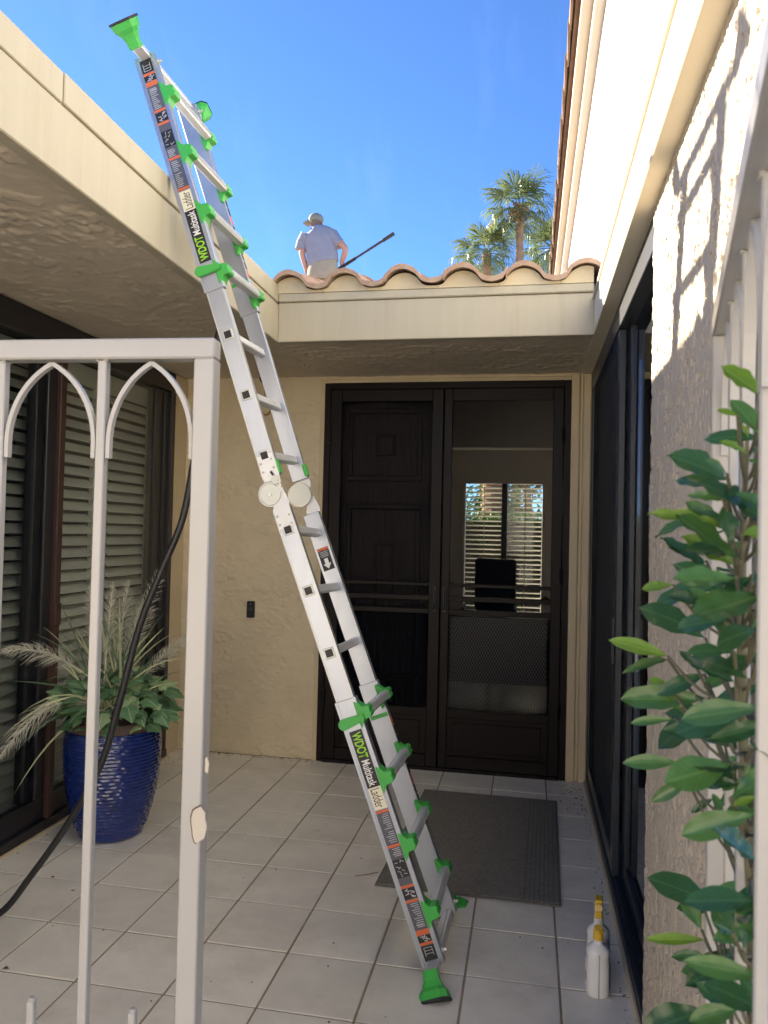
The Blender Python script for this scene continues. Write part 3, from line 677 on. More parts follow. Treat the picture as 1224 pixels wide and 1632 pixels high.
# ------------------------------------------------------------------ front door: steel screen doors, wooden leaf, open leaf
fr = thing('door_frame', (-0.545, YD, 0), 'dark brown metal frame around the pair of screen doors', 'door frame')
part_box(fr, 'jamb', m_door, -1.335, -1.293, YD-0.022, YD+0.10, 0.0, 2.469)
part_box(fr, 'jamb', m_door, 0.203, 0.245, YD-0.022, YD+0.10, 0.0, 2.469)
part_box(fr, 'head', m_door, -1.292, 0.202, YD-0.022, YD+0.10, 2.425, 2.4695)
part_box(fr, 'threshold', m_door, -1.292, 0.202, YD-0.035, YD+0.14, -0.002, 0.022)
def screen_leaf(x0, x1, stl, str_, label, hand, mesh_panel):
    t = thing('screen_door', ((x0+x1)/2, YD, 0.022), label, 'screen door')
    ya, yb = YD-0.030, YD+0.006
    part_box(t, 'stile', m_door, x0, x0+stl, ya, yb, 0.024, 2.422)
    part_box(t, 'stile', m_door, x1-str_, x1, ya, yb, 0.024, 2.422)
    i0, i1 = x0+stl+.0005, x1-str_-.0005
    part_box(t, 'rail', m_door, i0, i1, ya, yb, 2.345, 2.422)
    part_box(t, 'rail', m_door, i0, i1, ya, yb, 0.985, 1.018)
    part_box(t, 'rail', m_door, i0, i1, ya, yb, 0.34, 0.392)
    part_box(t, 'rail', m_door, i0, i1, ya, yb, 0.024, 0.10)
    part_box(t, 'bar', m_door, i0, i1, ya+.004, yb-.008, 1.070, 1.102)
    part_box(t, 'bar', m_door, i0, i1, ya+.004, yb-.008, 1.160, 1.182)
    part_box(t, 'kick_panel', m_door, i0, i1, ya+.012, yb-.008, 0.1005, 0.3395)
    part_box(t, 'kick_moulding', m_door, i0+.04, i1-.04, ya+.006, ya+.0125, 0.13, 0.31, bev=.004)
    part_box(t, 'insect_screen', m_screen if mesh_panel else m_screen, i0, i1, YD-0.008, YD-0.0075, 1.0185, 2.3445, bev=0)
    part_box(t, 'insect_screen', m_screen_blk if not mesh_panel else m_screen, i0, i1, YD-0.006, YD-0.0055, 0.3925, 0.9845, bev=0)
    hx = x1-str_*0.45 if hand > 0 else x0+stl*0.45
    hd = MB(); hd.box(hx-.011, hx+.011, ya-.006, ya-.0005, 1.0, 1.16, .002)
    hd.tube([(hx, ya-.003, 1.15), (hx, ya-.04, 1.145), (hx, ya-.045, 1.10), (hx, ya-.045, 1.05), (hx, ya-.038, 1.02), (hx, ya-.003, 1.015)], .007, 8)
    hd.build('handle', m_bronze, t)
    ex = x0 if hand > 0 else x1
    for z in (0.42, 1.25, 2.12):
        hg = MB(); hg.cyl((ex, ya-.012, z-.05), (ex, ya-.012, z+.05), .010, 10); hg.build('hinge', m_door, t)
    if mesh_panel:                     # expanded-metal guard, cells only a few pixels wide
        bm = MB(); nx, nz = 34, 34; cw = (i1-i0-.03)/nx; ch = (0.9845-0.3925-.02)/nz; yy = YD-0.020
        for i in range(nx):
            for j in range(nz):
                cx, cz = i0+.015+cw*(i+(0.5 if j % 2 else 0.0)), 0.4025+ch*j
                for s in (-1, 1):
                    xa, xb = cx, cx+s*cw*0.5
                    w = .0016
                    bm.quad([(xa-w, yy, cz), (xa+w, yy, cz), (xb+w, yy-.0015, cz+ch), (xb-w, yy-.0015, cz+ch)])
        tag(bm.build('expanded_metal_guard', m_hinge_dark, t), kind='stuff')
    return t
m_hinge_dark = mat('dark_expanded_metal', (0.09, 0.09, 0.095), 0.4, metal=0.5)
screen_leaf(-1.290, -0.549, 0.075, 0.070, 'closed dark screen door on the left, in front of the panelled wooden door', 1, False)
screen_leaf(-0.541, 0.200, 0.052, 0.062, 'right-hand dark screen door with diamond mesh guard, room visible behind', -1, True)

wd = thing('wooden_door', (-0.92, YD+0.08, 0.03), 'dark panelled wooden door behind the left screen door', 'door')
part_box(wd, 'door_slab', m_wood, -1.29, -0.535, YD+0.055, YD+0.098, 0.024, 2.422)
def frame_moulding(parent, x0, x1, z0, z1, w, y):
    for a in ((x0, x1, z1-w, z1), (x0, x1, z0, z0+w), (x0, x0+w, z0+w+.0005, z1-w-.0005), (x1-w, x1, z0+w+.0005, z1-w-.0005)):
        part_box(parent, 'moulding', m_wood, a[0], a[1], y-0.016, y, a[2], a[3], bev=.005)
yw = YD+0.0545
frame_moulding(wd, -1.185, -0.69, 1.83, 2.31, 0.034, yw)
frame_moulding(wd, -0.995, -0.865, 2.0, 2.145, 0.02, yw)
frame_moulding(wd, -1.185, -0.69, 0.55, 1.68, 0.034, yw)
frame_moulding(wd, -0.995, -0.865, 0.85, 1.43, 0.02, yw)
b = MB(); b.sphere((-0.60, YD+0.02, 1.03), 0.028, u=14, v=10); b.cyl((-0.60, YD+0.02, 1.03), (-0.60, YD+0.054, 1.03), .012, 10); b.build('knob', m_brass, wd)
b = MB()
for k in range(5): b.tube([(-1.235+.018*math.cos(a*.6), YD+0.045, 0.90+k*.035+.018*math.sin(a*.6)) for a in range(11)], .004, 6)
b.build('scroll_plate', m_hinge, wd)

od = thing('inner_door', (0.19, YD+0.1, 0.03), 'dark inner door swung open into the room on the right', 'door')
A = Vector((0.215, YD+0.12, 0)); dr = Vector((-0.02, 1, 0)).normalized()
b = MB(); b.obox(A+dr*0.37+Vector((0,0,1.22)), (dr, dr.cross(Vector((0,0,1))), (0,0,1)), (0.37, 0.021, 1.195), 0.003); b.build('door_slab', m_wood, od)
b = MB(); kp = A+dr*0.68+Vector((-0.075, 0, 1.03)); b.sphere(kp, 0.03, u=14, v=10); b.cyl(kp, kp+Vector((.055,0,0)), .013, 10); b.build('knob', m_brass, od)
b = MB(); kp = A+dr*0.68+Vector((-0.026, 0, 1.55)); b.obox(kp, ((1,0,0),(0,1,0),(0,0,1)), (.006,.03,.05), .003); b.build('deadbolt', m_hinge, od)

# office chair and desk in the far room
ch = thing('office_chair', (-0.45, 8.6, 0), 'black high-backed office chair silhouetted against the far window', 'chair')
b = MB(); b.obox((-0.36, 8.7, 0.93), ((math.cos(.3), -math.sin(.3), 0), (math.sin(.3), math.cos(.3), 0.12), (0,-.12,1)), (0.24, 0.04, 0.30), 0.035, 3); autosmooth(b.build('backrest', m_chairblk, ch), 50)
b = MB(); b.box(-0.66, -0.14, 8.15, 8.65, 0.44, 0.53, 0.035, 3); b.build('seat', m_chairblk, ch)
b = MB(); b.cyl((-0.4, 8.4, 0.08), (-0.4, 8.4, 0.44), .03, 10); b.build('column', m_bronze, ch)
for k in range(5):
    a = k*2*math.pi/5; b = MB(); b.bar((-0.4, 8.4, 0.09), (-0.4+.3*math.cos(a), 8.4+.3*math.sin(a), 0.05), (0,0,1), .03, .04); b.build('leg', m_bronze, ch)
for s in (-0.68, -0.13):
    b = MB(); b.tube([(s, 8.25, 0.5), (s, 8.25, 0.70), (s, 8.5, 0.72)], .018, 8); b.build('armrest', m_chairblk, ch)
dk = thing('desk', (-0.4, 7.5, 0), 'dark desk in front of the office chair', 'desk')
part_box(dk, 'top', m_desk, -1.3, 0.25, 7.15, 7.75, 0.70, 0.735)
part_box(dk, 'front_panel', m_desk, -1.25, 0.20, 7.20, 7.22, 0.12, 0.699)
for xx in (-1.27, 0.20):
    for yy in (7.18, 7.70): part_box(dk, 'leg', m_desk, xx, xx+.05, yy, yy+.04, -0.005, 0.699)

# doorbell and brass ornament
db = thing('doorbell', (-1.81, YD, 0.91), 'small black doorbell with round button on the stucco wall', 'doorbell')
part_box(db, 'case', m_black, -1.837, -1.785, YD-0.026, YD-0.003, 0.908, 1.018, bev=.004)
b = MB(); b.cyl((-1.811, YD-0.0262, 0.965), (-1.811, YD-0.031, 0.965), .013, 16); b.build('button', m_slate, db)
b = MB(); b.cyl((-1.811, YD-0.0262, 0.998), (-1.811, YD-0.029, 0.998), .006, 12); b.build('lens', m_grey, db)
hk = pY(421, 602, 4.55); hk = Vector((hk.x, 4.55, ZS))
ho = thing('hanging_ornament', hk, 'small brass ring hanging on a hook from the soffit behind the ladder', 'ornament')
b = MB(); b.tube([hk+Vector((0,0,-.0)), hk+Vector((0,0,-.05))], .004, 6); b.sphere(hk+Vector((0,0,-.075)), .03, u=12, v=8); b.build('hook', m_bronze, ho)
b = MB(); b.tube([hk+Vector((0,0,-.10)), hk+Vector((.006,0,-.15)), hk+Vector((.012,0,-.20))], .0035, 6); b.build('chain', m_brass, ho)
rc = hk+Vector((.014, 0, -.245)); ang = 0.6
b = MB(); b.tube([rc+Vector((math.cos(a)*.038*math.cos(ang), math.cos(a)*.038*math.sin(ang), math.sin(a)*.055)) for a in [k*2*math.pi/20 for k in range(21)]], .0075, 8, False); autosmooth(b.build('ring', m_brass, ho), 80)
lampy = Vector((-2.0, YD-.0, 1.50))

# ------------------------------------------------------------------ door mat
mt = thing('door_mat', (-0.2, 3.85, 0.002), 'large dark taupe ribbed mat in front of the doors', 'mat')
C = [Vector((-0.568, 4.482, 0.0025)), Vector((0.183, 4.475, 0.0025)), Vector((0.156, 3.222, 0.0025)), Vector((-0.614, 3.228, 0.0025))]
b = MB(); b.prism(C, (0, 0, 0.006)); b.build('base', m_matbase, mt)
def bil(s, t): return (C[3]*(1-s)+C[2]*s)*(1-t) + (C[0]*(1-s)+C[1]*s)*t
b = MB(); b.prism([bil(s, t)+Vector((0,0,.0062)) for s, t in ((.012,.99),(.80,.99),(.80,.008),(.012,.008))], (0,0,.003)); b.build('pile', m_mat, mt)
for k in range(7):
    s0 = .81+k*.026
    b = MB(); b.prism([bil(s, t)+Vector((0,0,.0062)) for s, t in ((s0,.99),(s0+.019,.99),(s0+.019,.008),(s0,.008))], (0,0,.0032)); b.build('rib', m_mat, mt)

# ------------------------------------------------------------------ ladder
KS = 0.705
Bp = Vector((-0.497*KS, 3.747*KS, 1.5+(-0.361-1.5)*KS)); RS = 0.333*KS; GAP = 0.408*KS; LW = 0.400
d1 = Vector((-math.sin(0.372), 0.032, math.cos(0.372))).normalized()
d2 = Vector((-math.sin(0.318), -0.046, math.cos(0.318))).normalized()
Hp = Bp + d1*(6*RS+GAP/2)
YA = Vector((0, 1, 0))
def axes(d):
    u = (YA-d*YA.dot(d)).normalized(); return u, u.cross(d), d
A1, A2 = axes(d1), axes(d2)
lad = thing('folding_ladder', (-0.3, 2.8, 0.0), 'tall aluminium folding ladder with bright green locks leaning on the left roof', 'ladder')
def text_obj(s, c, rd, up, length, height, m, parent, name='lettering', bold=0.0):
    cu = bpy.data.curves.new('txt', 'FONT'); cu.body = s; cu.offset = bold; cu.align_x = 'CENTER'; cu.align_y = 'CENTER'
    to = bpy.data.objects.new('txt', cu); COL.objects.link(to)
    me = bpy.data.meshes.new_from_object(to.evaluated_get(bpy.context.evaluated_depsgraph_get()))
    bpy.data.objects.remove(to); bpy.data.curves.remove(cu)
    co = np.empty(len(me.vertices)*3); me.vertices.foreach_get('co', co); co = co.reshape(-1, 3)
    mn, mx = co.min(0), co.max(0); ce = (mn+mx)/2; off = wloc(parent)
    rd, up = Vector(rd).normalized(), Vector(up).normalized()
    for i, v in enumerate(me.vertices):
        a = (co[i, 0]-ce[0])/(mx[0]-mn[0])*length; h = (co[i, 1]-ce[1])/(mx[1]-mn[1])*height
        v.co = Vector(c)+rd*a+up*h-off
    me.materials.clear(); me.materials.append(m)
    me.name = name
    o = bpy.data.objects.new(name, me); COL.objects.link(o); o.parent = parent
    return o
def dbox(c, ax, h, name, m, parent, bev=0.0):
    b = MB(); b.obox(c, ax, h, bev); return b.build(name, m, parent)

def outer_section(B0, u, v, d, flip):
    """wide end section: B0 = web centre at its outermost rung, d points towards the hinge"""
    P = lambda a, bb, c: B0 + u*a + v*bb + d*c
    top = 3*RS+0.062; bot = -0.165
    for a0, a1, far in ((-0.003, 0.027, 0), (LW-0.027, LW+0.003, 1)):
        b = MB()
        b.obox(P((a0+a1)/2, 0, (top+bot)/2), (u, v, d), ((a1-a0)/2, 0.0405, (top-bot)/2), 0.0015)
        # raised edge beads of the extrusion
        fa = a0-0.0012 if not far else a1+0.0012
        for e in (-0.0345, 0.0345): b.obox(P(fa, e, (top+bot)/2), (u, v, d), (0.0012, 0.005, (top-bot)/2-.001), 0)
        b.build('stringer', m_alu, lad)
    for i in range(4):
        b = MB(); b.obox(P(LW/2, 0.056, RS*i), (u, v, d), (LW/2-0.045, 0.016, 0.017), 0.005)
        for e in (-.008, 0, .008): b.obox(P(LW/2, 0.0728, RS*i+e), (u, v, d), (LW/2-0.046, 0.0012, 0.0018), 0)
        b.build('rung', m_alu2, lad)
        for a, s in ((-0.006, 1), (LW+0.006, -1)):
            prof = [(0.026, -0.052), (0.036, -0.042), (0.046, -0.024), (0.070, -0.021), (0.078, -0.010), (0.073, 0.001), (0.078, 0.012), (0.072, 0.021), (0.052, 0.022), (0.043, 0.034), (0.034, 0.048), (0.026, 0.046), (0.024, -0.030)]
            b = MB(); b.prism([P(a, p, RS*i+q) for p, q in prof], u*s*0.052)
            bmesh.ops.bevel(b.bm, geom=b.bm.edges[:], offset=0.0022, segments=1, affect='EDGES')
            b.build('rung_bracket', m_green, lad)
    # paddle lock at the joint
    for a, s in ((-0.004, -1), (LW+0.004, 1)):
        b = MB(); w0 = 3*RS-0.012
        n = 10; pts = []
        for k in range(n+1):
            t = math.pi/2+math.pi*k/n; pts.append((-0.030+0.020*math.cos(t)*1.0, w0-0.006+0.020*math.sin(t)))
        pts += [(0.028, w0-0.016), (0.05, w0-0.012), (0.05, w0+0.012), (0.03, w0+0.012)]
        b.prism([P(a, p, q) for p, q in pts], u*s*0.014)
        bmesh.ops.bevel(b.bm, geom=b.bm.edges[:], offset=0.003, segments=2, affect='EDGES')
        b.build('lock_paddle', m_green, lad)
    # stabiliser bar with flared green feet
    b = MB(); b.obox(P(LW/2, 0.006, bot+0.006), (u, v, d), (LW/2+0.095, 0.020, 0.012), 0.003)
    b.obox(P(LW/2, 0.006, bot+0.0195), (u, v, d), (LW/2-0.03, 0.006, 0.002), 0)
    b.build('stabiliser_bar', m_alu2, lad)
    for a in (0.012, LW-0.012):
        b = MB(); b.cyl(P(a, 0.035, bot+0.035), P(a, 0.058, bot+0.035), 0.0055, 8); b.cyl(P(a, 0.041, bot+0.035), P(a, 0.047, bot+0.035), 0.0105, 6); b.build('bolt', m_hinge, lad)
    for a, s in ((-0.082, -1), (LW+0.082, 1)):
        fd = (-d*0.80 + u*s*0.62).normalized()             # the foot slants outwards
        su = (u*s - fd*(u*s).dot(fd)).normalized()
        O = P(a, 0.006, bot+0.012)
        b = MB()
        rings = [(-0.010, 0.016, 0.024), (0.020, 0.017, 0.026), (0.040, 0.022, 0.034), (0.054, 0.034, 0.045), (0.078, 0.040, 0.050)]
        vs = []
        for t, hu, hv in rings:
            c = O+fd*t; c8 = [(-1,-.6),(-.6,-1),(.6,-1),(1,-.6),(1,.6),(.6,1),(-.6,1),(-1,.6)]
            vs.append([b.bm.verts.new(c+su*hu*p+v*hv*q) for p, q in c8])
        fs = []
        for r0, r1 in zip(vs, vs[1:]):
            for k in range(8): fs.append(b.bm.faces.new((r0[k], r0[(k+1) % 8], r1[(k+1) % 8], r1[k])))
        fs.append(b.bm.faces.new(vs[0][::-1])); fs.append(b.bm.faces.new(vs[-1])); bmesh.ops.recalc_face_normals(b.bm, faces=fs)
        ft = b.build('foot', m_green, lad)
        b = MB(); c = O+fd*0.0785
        b.prism([c+su*0.0415*p+v*0.0515*q for p, q in [(-1,-.6),(-.6,-1),(.6,-1),(1,-.6),(1,.6),(.6,1),(-.6,1),(-1,.6)]], fd*0.008); b.build('rubber_pad', m_rubber, ft)
    # stickers on the near web: lettering then warning blocks
    rd = -d; upv = v if not flip else -v
    if flip: rd = -d
    F = lambda bb, c: P(-0.0036, bb, c)
    def lab(c0, c1, m, hv=0.0235, name='sticker'):
        return dbox(P(-0.0034, 0, (c0+c1)/2), (u, v, d), (0.0004, hv, abs(c0-c1)/2), name, m, lad)
    lab(0.655, 0.452, m_black); lab(0.4515, 0.375, m_creamlab); 
    T = lambda s, c0, c1, h, m, bold: text_obj(s, P(-0.0042, 0, (c0+c1)/2), rd, upv, abs(c0-c1), h, m, lad, 'lettering', bold)
    T('WDOT', 0.648, 0.556, 0.034, m_lime, 0.025); T('Multitask', 0.549, 0.457, 0.030, m_white, 0.012); T('Ladder', 0.446, 0.381, 0.034, m_black, 0.0)
    lab(0.372, -0.148, m_grey)
    rs = random.Random(3)
    def strip(c, half, m, hv=0.0235, lift=0.0, off=0):
        dbox(P(-0.0040-lift, off, c), (u, v, d), (0.0002, hv, half), 'sticker_print', m, lad)
    for c in (0.366, 0.245, 0.105, 0.055, -0.052, -0.090): strip(c, 0.0045 if c != -0.052 else 0.009, m_orange)
    for c0, c1 in ((0.10, 0.062), (-0.062, -0.086), (-0.096, -0.146), (0.20, 0.135)): dbox(P(-0.00395, 0, (c0+c1)/2), (u, v, d), (0.0002, 0.0225, (c0-c1)/2-.001), 'sticker_print', m_black, lad)
    b = MB()
    for c0, c1, st in ((0.355, 0.300, .007), (0.293, 0.255, .007), (0.235, 0.205, .006), (0.045, -0.005, .007), (-0.012, -0.040, .007)):
        c = c0
        while c > c1:
            w = 0.016*rs.uniform(.55, 1); b.obox(P(-0.0042, (0.018-w)*(1 if not flip else -1), c), (u, v, d), (0.0002, w, 0.0011), 0); c -= st
    for c in (-0.103, -0.113, -0.123): 
        b.obox(P(-0.0044, 0, c), (u, v, d), (.0002, .015, .0008)); b.obox(P(-0.0044, .014, c-.004), (u, v, d), (.0002, .001, .004)); b.obox(P(-0.0044, -.014, c-.004), (u, v, d), (.0002, .001, .004))
    for k in range(9):
        a = rs.uniform(0, 3.14); cc = P(-0.0044, rs.uniform(-.013, .013), rs.uniform(.068, .095)); b.obox(cc, (u, v*math.cos(a)+d*math.sin(a), d*math.cos(a)-v*math.sin(a)), (.0002, .007, .0012))
        cc = P(-0.0044, rs.uniform(-.013, .013), rs.uniform(-.083, -.065)); b.obox(cc, (u, v*math.cos(a)+d*math.sin(a), d*math.cos(a)-v*math.sin(a)), (.0002, .006, .0012))
        cc = P(-0.0044, rs.uniform(-.013, .013), rs.uniform(.142, .195)); b.obox(cc, (u, v*math.cos(a)+d*math.sin(a), d*math.cos(a)-v*math.sin(a)), (.0002, .006, .0009))
    b.obox(P(-0.0044, 0, -0.0445+.018), (u, v, d), (.0002, .012, .002))
    tag(b.build('fine_print', m_lightgrey, lad), kind='stuff')
    # thin warning strips on the far side of both webs' front edge
    for k in range(11):
        dbox(P(LW-0.012+0.0, 0.0412, 0.60-k*0.04), (u, v, d), (0.010, 0.0004, 0.017), 'sticker', m_black if k % 3 else m_orange, lad)
    dbox(P(LW-0.0282, 0.0, 3*RS-0.075), (u, v, d), (0.0012, 0.036, 0.008), 'lock_tag', m_green, lad, 0.001)

def inner_section(B0, u, v, d, idx, c_lo, c_hi):
    P = lambda a, bb, c: B0 + u*a + v*bb + d*c
    for a0, a1 in ((0.0, 0.024), (LW-0.024, LW)):
        b = MB(); b.obox(P((a0+a1)/2, 0, (c_lo+c_hi)/2), (u, v, d), ((a1-a0)/2, 0.034, (c_hi-c_lo)/2), 0.0015)
        b.build('stringer', m_alu, lad)
        b = MB(); aa = a0-0.0008 if a0 < .1 else a1+0.0008
        for e in (-0.0315, 0.0315): b.obox(P(aa, e, (c_lo+c_hi)/2), (u, v, d), (0.0008, 0.0025, (c_hi-c_lo)/2-.001), 0)
        b.build('edge_bead', m_hinge, lad)
    for i in idx:
        b = MB(); b.obox(P(LW/2, 0, RS*i), (u, v, d), (LW/2-0.0245, 0.0155, 0.0155), 0.004); b.build('rung', m_alu2, lad)
        for a in (-0.0005, LW+0.0005):
            b = MB(); b.obox(P(a, 0, RS*i), (u, v, d), (0.0022, 0.0195, 0.0195), 0.002); r_ = b.build('rung_socket', m_hinge, lad)
            b = MB(); b.obox(P(a-0.0028 if a < .1 else a+.0028, 0, RS*i), (u, v, d), (0.0008, 0.0135, 0.0135), 0.0007); b.build('socket_hole', m_black, r_)

u, v, d = A1; outer_section(Bp, u, v, d, False)
TopR = Hp + d2*(GAP/2+6*RS)
u, v, d = A2; outer_section(TopR, u, v, -d, True)
u, v, d = A1; inner_section(Bp, u, v, d, (4, 5, 6), 2*RS+0.02, 6*RS+0.085)
u, v, d = A2; inner_section(Hp+d*(GAP/2), u, v, d, (0, 1, 2), -0.085, 4*RS-0.02)
# hinges
for a, s in ((0.0, -1), (LW, 1)):
    u, v, d = A2; n_ = u*s
    hc = Hp + u*a - v*0.020
    b = MB(); b.tube([hc-n_*0.026, hc+n_*0.0035, hc+n_*0.006], [0.049, 0.049, 0.046], 40); hn = autosmooth(b.build('hinge', m_hinge, lad), 30)
    b = MB(); b.tube([hc+n_*0.0062, hc+n_*0.0085], [0.041, 0.039], 40); autosmooth(b.build('hinge_cover', m_hinge, hn), 30)
    b = MB(); b.cyl(hc+n_*0.0086, hc+n_*0.0125, 0.0065, 14); b.cyl(hc+n_*0.0086+v*.022+d*.006, hc+n_*0.0105+v*.022+d*.006, 0.0028, 10); b.build('pivot', m_alu2, hn)
    # upper latch
    L0 = Hp + u*a + n_*0.0066
    b = MB(); b.prism([L0+v*p+d*q for p, q in ((0.006, 0.030), (0.034, 0.030), (0.036, 0.052), (0.012, 0.064), (0.000, 0.050))], n_*0.006); b.cyl(L0+v*.024+d*.042+n_*.006, L0+v*.024+d*.042+n_*.011, .006, 10); b.build('latch', m_hinge, hn)
    b = MB(); b.prism([L0+v*p+d*q for p, q in ((0.010, 0.058), (0.016, 0.064), (0.010, 0.082), (0.004, 0.078))], n_*0.0055); b.build('latch_slot', m_black, hn)
    b = MB(); b.obox(Hp+u*(a-s*.012)+v*.032+d*.092, (u, v, d), (0.0135, 0.0075, 0.026), 0.002); b.build('lock_grip', m_green, hn)
    b = MB(); b.prism([Hp+u*a+n_*0.0012+v*p+d*q for p, q in ((-0.030, 0.145), (0.030, 0.145), (0.034, 0.04), (0.02, 0.0), (-0.03, 0.0))], n_*0.0022); b.build('hinge_arm', m_alu2, hn)
    u1, v1, e1 = A1
    b = MB(); b.prism([Hp+u1*a+n_*0.0016+v1*p+e1*q for p, q in ((-0.030, -0.135), (0.030, -0.135), (0.034, -0.06), (0.040, -0.045), (0.030, 0.012), (0.0, 0.0), (-0.03, -0.06))], n_*0.0022); b.build('hinge_arm', m_alu2, hn)
    for (bv, bd, q0) in ((v, d, 1), (v1, e1, -1)):
        for p, q in ((-0.022, 0.085), (0.022, 0.092), (-0.022, 0.118), (0.022, 0.125)):
            c = Hp+u*a+bv*p+bd*q*q0; b = MB(); b.sphere(c+n_*0.0034, 0.0045, u=8, v=6); b.build('rivet', m_hinge, hn)
# arrow sticker inside the far web between rungs 5 and 6
u, v, d = A1; wc = 5.52*RS
P = lambda a, bb, c: Bp + u*a + v*bb + d*c
fa = LW-0.0246
dbox(P(fa, 0, wc), (u, v, d), (0.0004, 0.024, 0.048), 'sticker', m_black, lad)
dbox(P(fa-.0006, 0, wc+0.042), (u, v, d), (0.0002, 0.024, 0.0055), 'sticker_print', m_orange, lad)
for k in range(4): dbox(P(fa-.0006, 0, wc+0.030-k*.0065), (u, v, d), (0.0002, 0.018-.002*(k % 2), 0.0014), 'sticker_print', m_lightgrey, lad)
b = MB(); b.prism([P(fa-.0008, p, wc+q) for p, q in ((-.008, .002), (.008, .002), (.008, -.020), (.017, -.020), (0, -.042), (-.017, -.020), (-.008, -.020))], u*.0003); b.build('arrow', m_white, lad)

# ------------------------------------------------------------------ gate leaves
def spline(pts, n=8):
    pts = [Vector(p) for p in pts]; out = []
    for i in range(len(pts)-1):
        p0, p1, p2, p3 = pts[max(i-1, 0)], pts[i], pts[i+1], pts[min(i+2, len(pts)-1)]
        for k in range(n):
            t = k/n; out.append(0.5*((2*p1)+(p2-p0)*t+(2*p0-5*p1+4*p2-p3)*t*t+(3*p1-p0-3*p2+p3)*t**3))
    out.append(pts[-1]); return out
def sweep(mb, pts, side, w, t):
    """flat bar swept along pts; side = constant width direction"""
    side = Vector(side).normalized(); rings = []; n = len(pts)
    for i, p in enumerate(pts):
        dd = (pts[min(i+1, n-1)]-pts[max(i-1, 0)]).normalized(); nn = dd.cross(side).normalized()
        rings.append([mb.bm.verts.new(Vector(p)+side*a*w/2+nn*c*t/2) for a, c in ((-1,-1),(1,-1),(1,1),(-1,1))])
    fs = []
    for a, c in zip(rings, rings[1:]):
        for k in range(4): fs.append(mb.bm.faces.new((a[k], a[(k+1) % 4], c[(k+1) % 4], c[k])))
    fs += [mb.bm.faces.new(rings[0][::-1]), mb.bm.faces.new(rings[-1])]
    bmesh.ops.recalc_face_normals(mb.bm, faces=fs)
def gate_leaf(label, O, e, L, n_p, H=1.868, first=0.214, pitch=0.2165, pw=0.0185):
    O = Vector(O); e = Vector(e).normalized(); z = Vector((0,0,1)); nn = e.cross(z)
    t = thing('gate_leaf', O, label, 'gate', 'arched metal gate leaves')
    W = 0.040
    def sq(s, z0, z1, w, name, bev=0.0025):
        b = MB(); b.obox(O+e*s+z*((z0+z1)/2), (e, nn, z), (w/2, w/2, (z1-z0)/2), bev); return b.build(name, m_gate, t)
    sq(0, 0.05, H-0.0405, W, 'post'); sq(L, 0.05, H-0.0405, W, 'post')
    b = MB(); b.obox(O+e*(L/2)+z*(H-0.020), (e, nn, z), (L/2+W/2, W/2, 0.020), 0.0035); b.build('top_rail', m_gate, t)
    b = MB(); b.obox(O+e*(L/2)+z*(0.12), (e, nn, z), (L/2-W/2-.0005, 0.018, 0.018), 0.0025); b.build('bottom_rail', m_gate, t)
    xs = [first+pitch*k for k in range(n_p)]
    for s in xs:
        pk = sq(s, 0.1385, H-0.0405, pw, 'picket', 0.002)
        b = MB(); rw_ = random.Random(int(s*1000))
        for q in range(10): b.sphere(O+e*(s+pw*rw_.uniform(-.6, .6))+nn*(pw*.5*rw_.choice((-1, 1)))+z*(H-0.0415+rw_.uniform(-.002, .001)), .0028, (1.3, 1, .7), 6, 5)
        b.build('weld_bead', m_gate, pk)
    ed = [W/2-.009] + xs + [L-W/2+.009]
    for a, c in zip(ed, ed[1:]):
        for s0, s1 in ((a, c), (c, a)):
            sg = 1 if s1 > s0 else -1
            s0_, mid = s0+sg*0.0155, (s0+s1)/2
            pts = [O+e*s0_+z*(H-0.235), O+e*s0_+z*(H-0.205)]
            for k in range(1, 13):
                q = k/12; th = q*math.pi/2*0.72
                fx = (1-math.cos(th))/(1-math.cos(math.pi/2*0.72)); fz = math.sin(th)/math.sin(math.pi/2*0.72)
                pts.append(O+e*(s0_+(mid-s0_)*fx)+z*(H-0.205+(0.205-0.046)*fz))
            b = MB(); sweep(b, pts, nn, 0.013, 0.0085); b.build('arch', m_gate, t)
        if c-a > 0.1:
            s = (a+c)/2
            b = MB(); b.obox(O+e*s+z*((0.1385+0.562)/2), (e, nn, z), (0.0075, 0.0075, (0.562-0.1385)/2), 0.002); b.tube([O+e*s+z*0.562, O+e*s+z*0.567], [0.0085, 0.005], 8); b.build('dog_picket', m_gate, t)
    return t, nn
g1, gn = gate_leaf('closed beige arched gate leaf in the left foreground', (-0.6245, 1.405, 0), (-0.9985, -0.055, 0), 1.0, 4)
# repaired latch plate on the strike post
c0 = Vector((-0.6245, 1.405, 0)); ge = Vector((-0.9985, -0.055, 0)).normalized(); gf = Vector((0, -1, 0))
gface = c0 + Vector((0.0, -0.0205, 0))
pl = pY(314, 1314, 1.384)
def blob(c, rx, rz, seed, n=18):
    r = random.Random(seed); return [Vector((c.x+rx*math.cos(a)*r.uniform(.85, 1.08), c.y, c.z+rz*math.sin(a)*r.uniform(.85, 1.08))) for a in [2*math.pi*k/n for k in range(n)]]
b = MB(); b.prism(blob(pl+Vector((0.002, 0.0015, 0)), 0.0165, 0.0385, 2), (0, -0.0013, 0)); b.build('rust_edge', m_chip, g1)
b = MB(); b.prism(blob(pl+Vector((0.004, 0.0002, 0)), 0.0155, 0.0360, 2), (0, -0.0016, 0)); b.build('filler_patch', m_patch, g1)
b = MB(); pb2 = pY(334, 1218, 1.40); b.prism([pb2+Vector((-.0065, -.004, q)) + Vector((p, 0, 0)) for p, q in ((0,-.012),(.006,-.016),(.008,.004),(.003,.016),(0,.012))], (0, -.003, 0)); b.build('filler_patch', m_patch, g1)
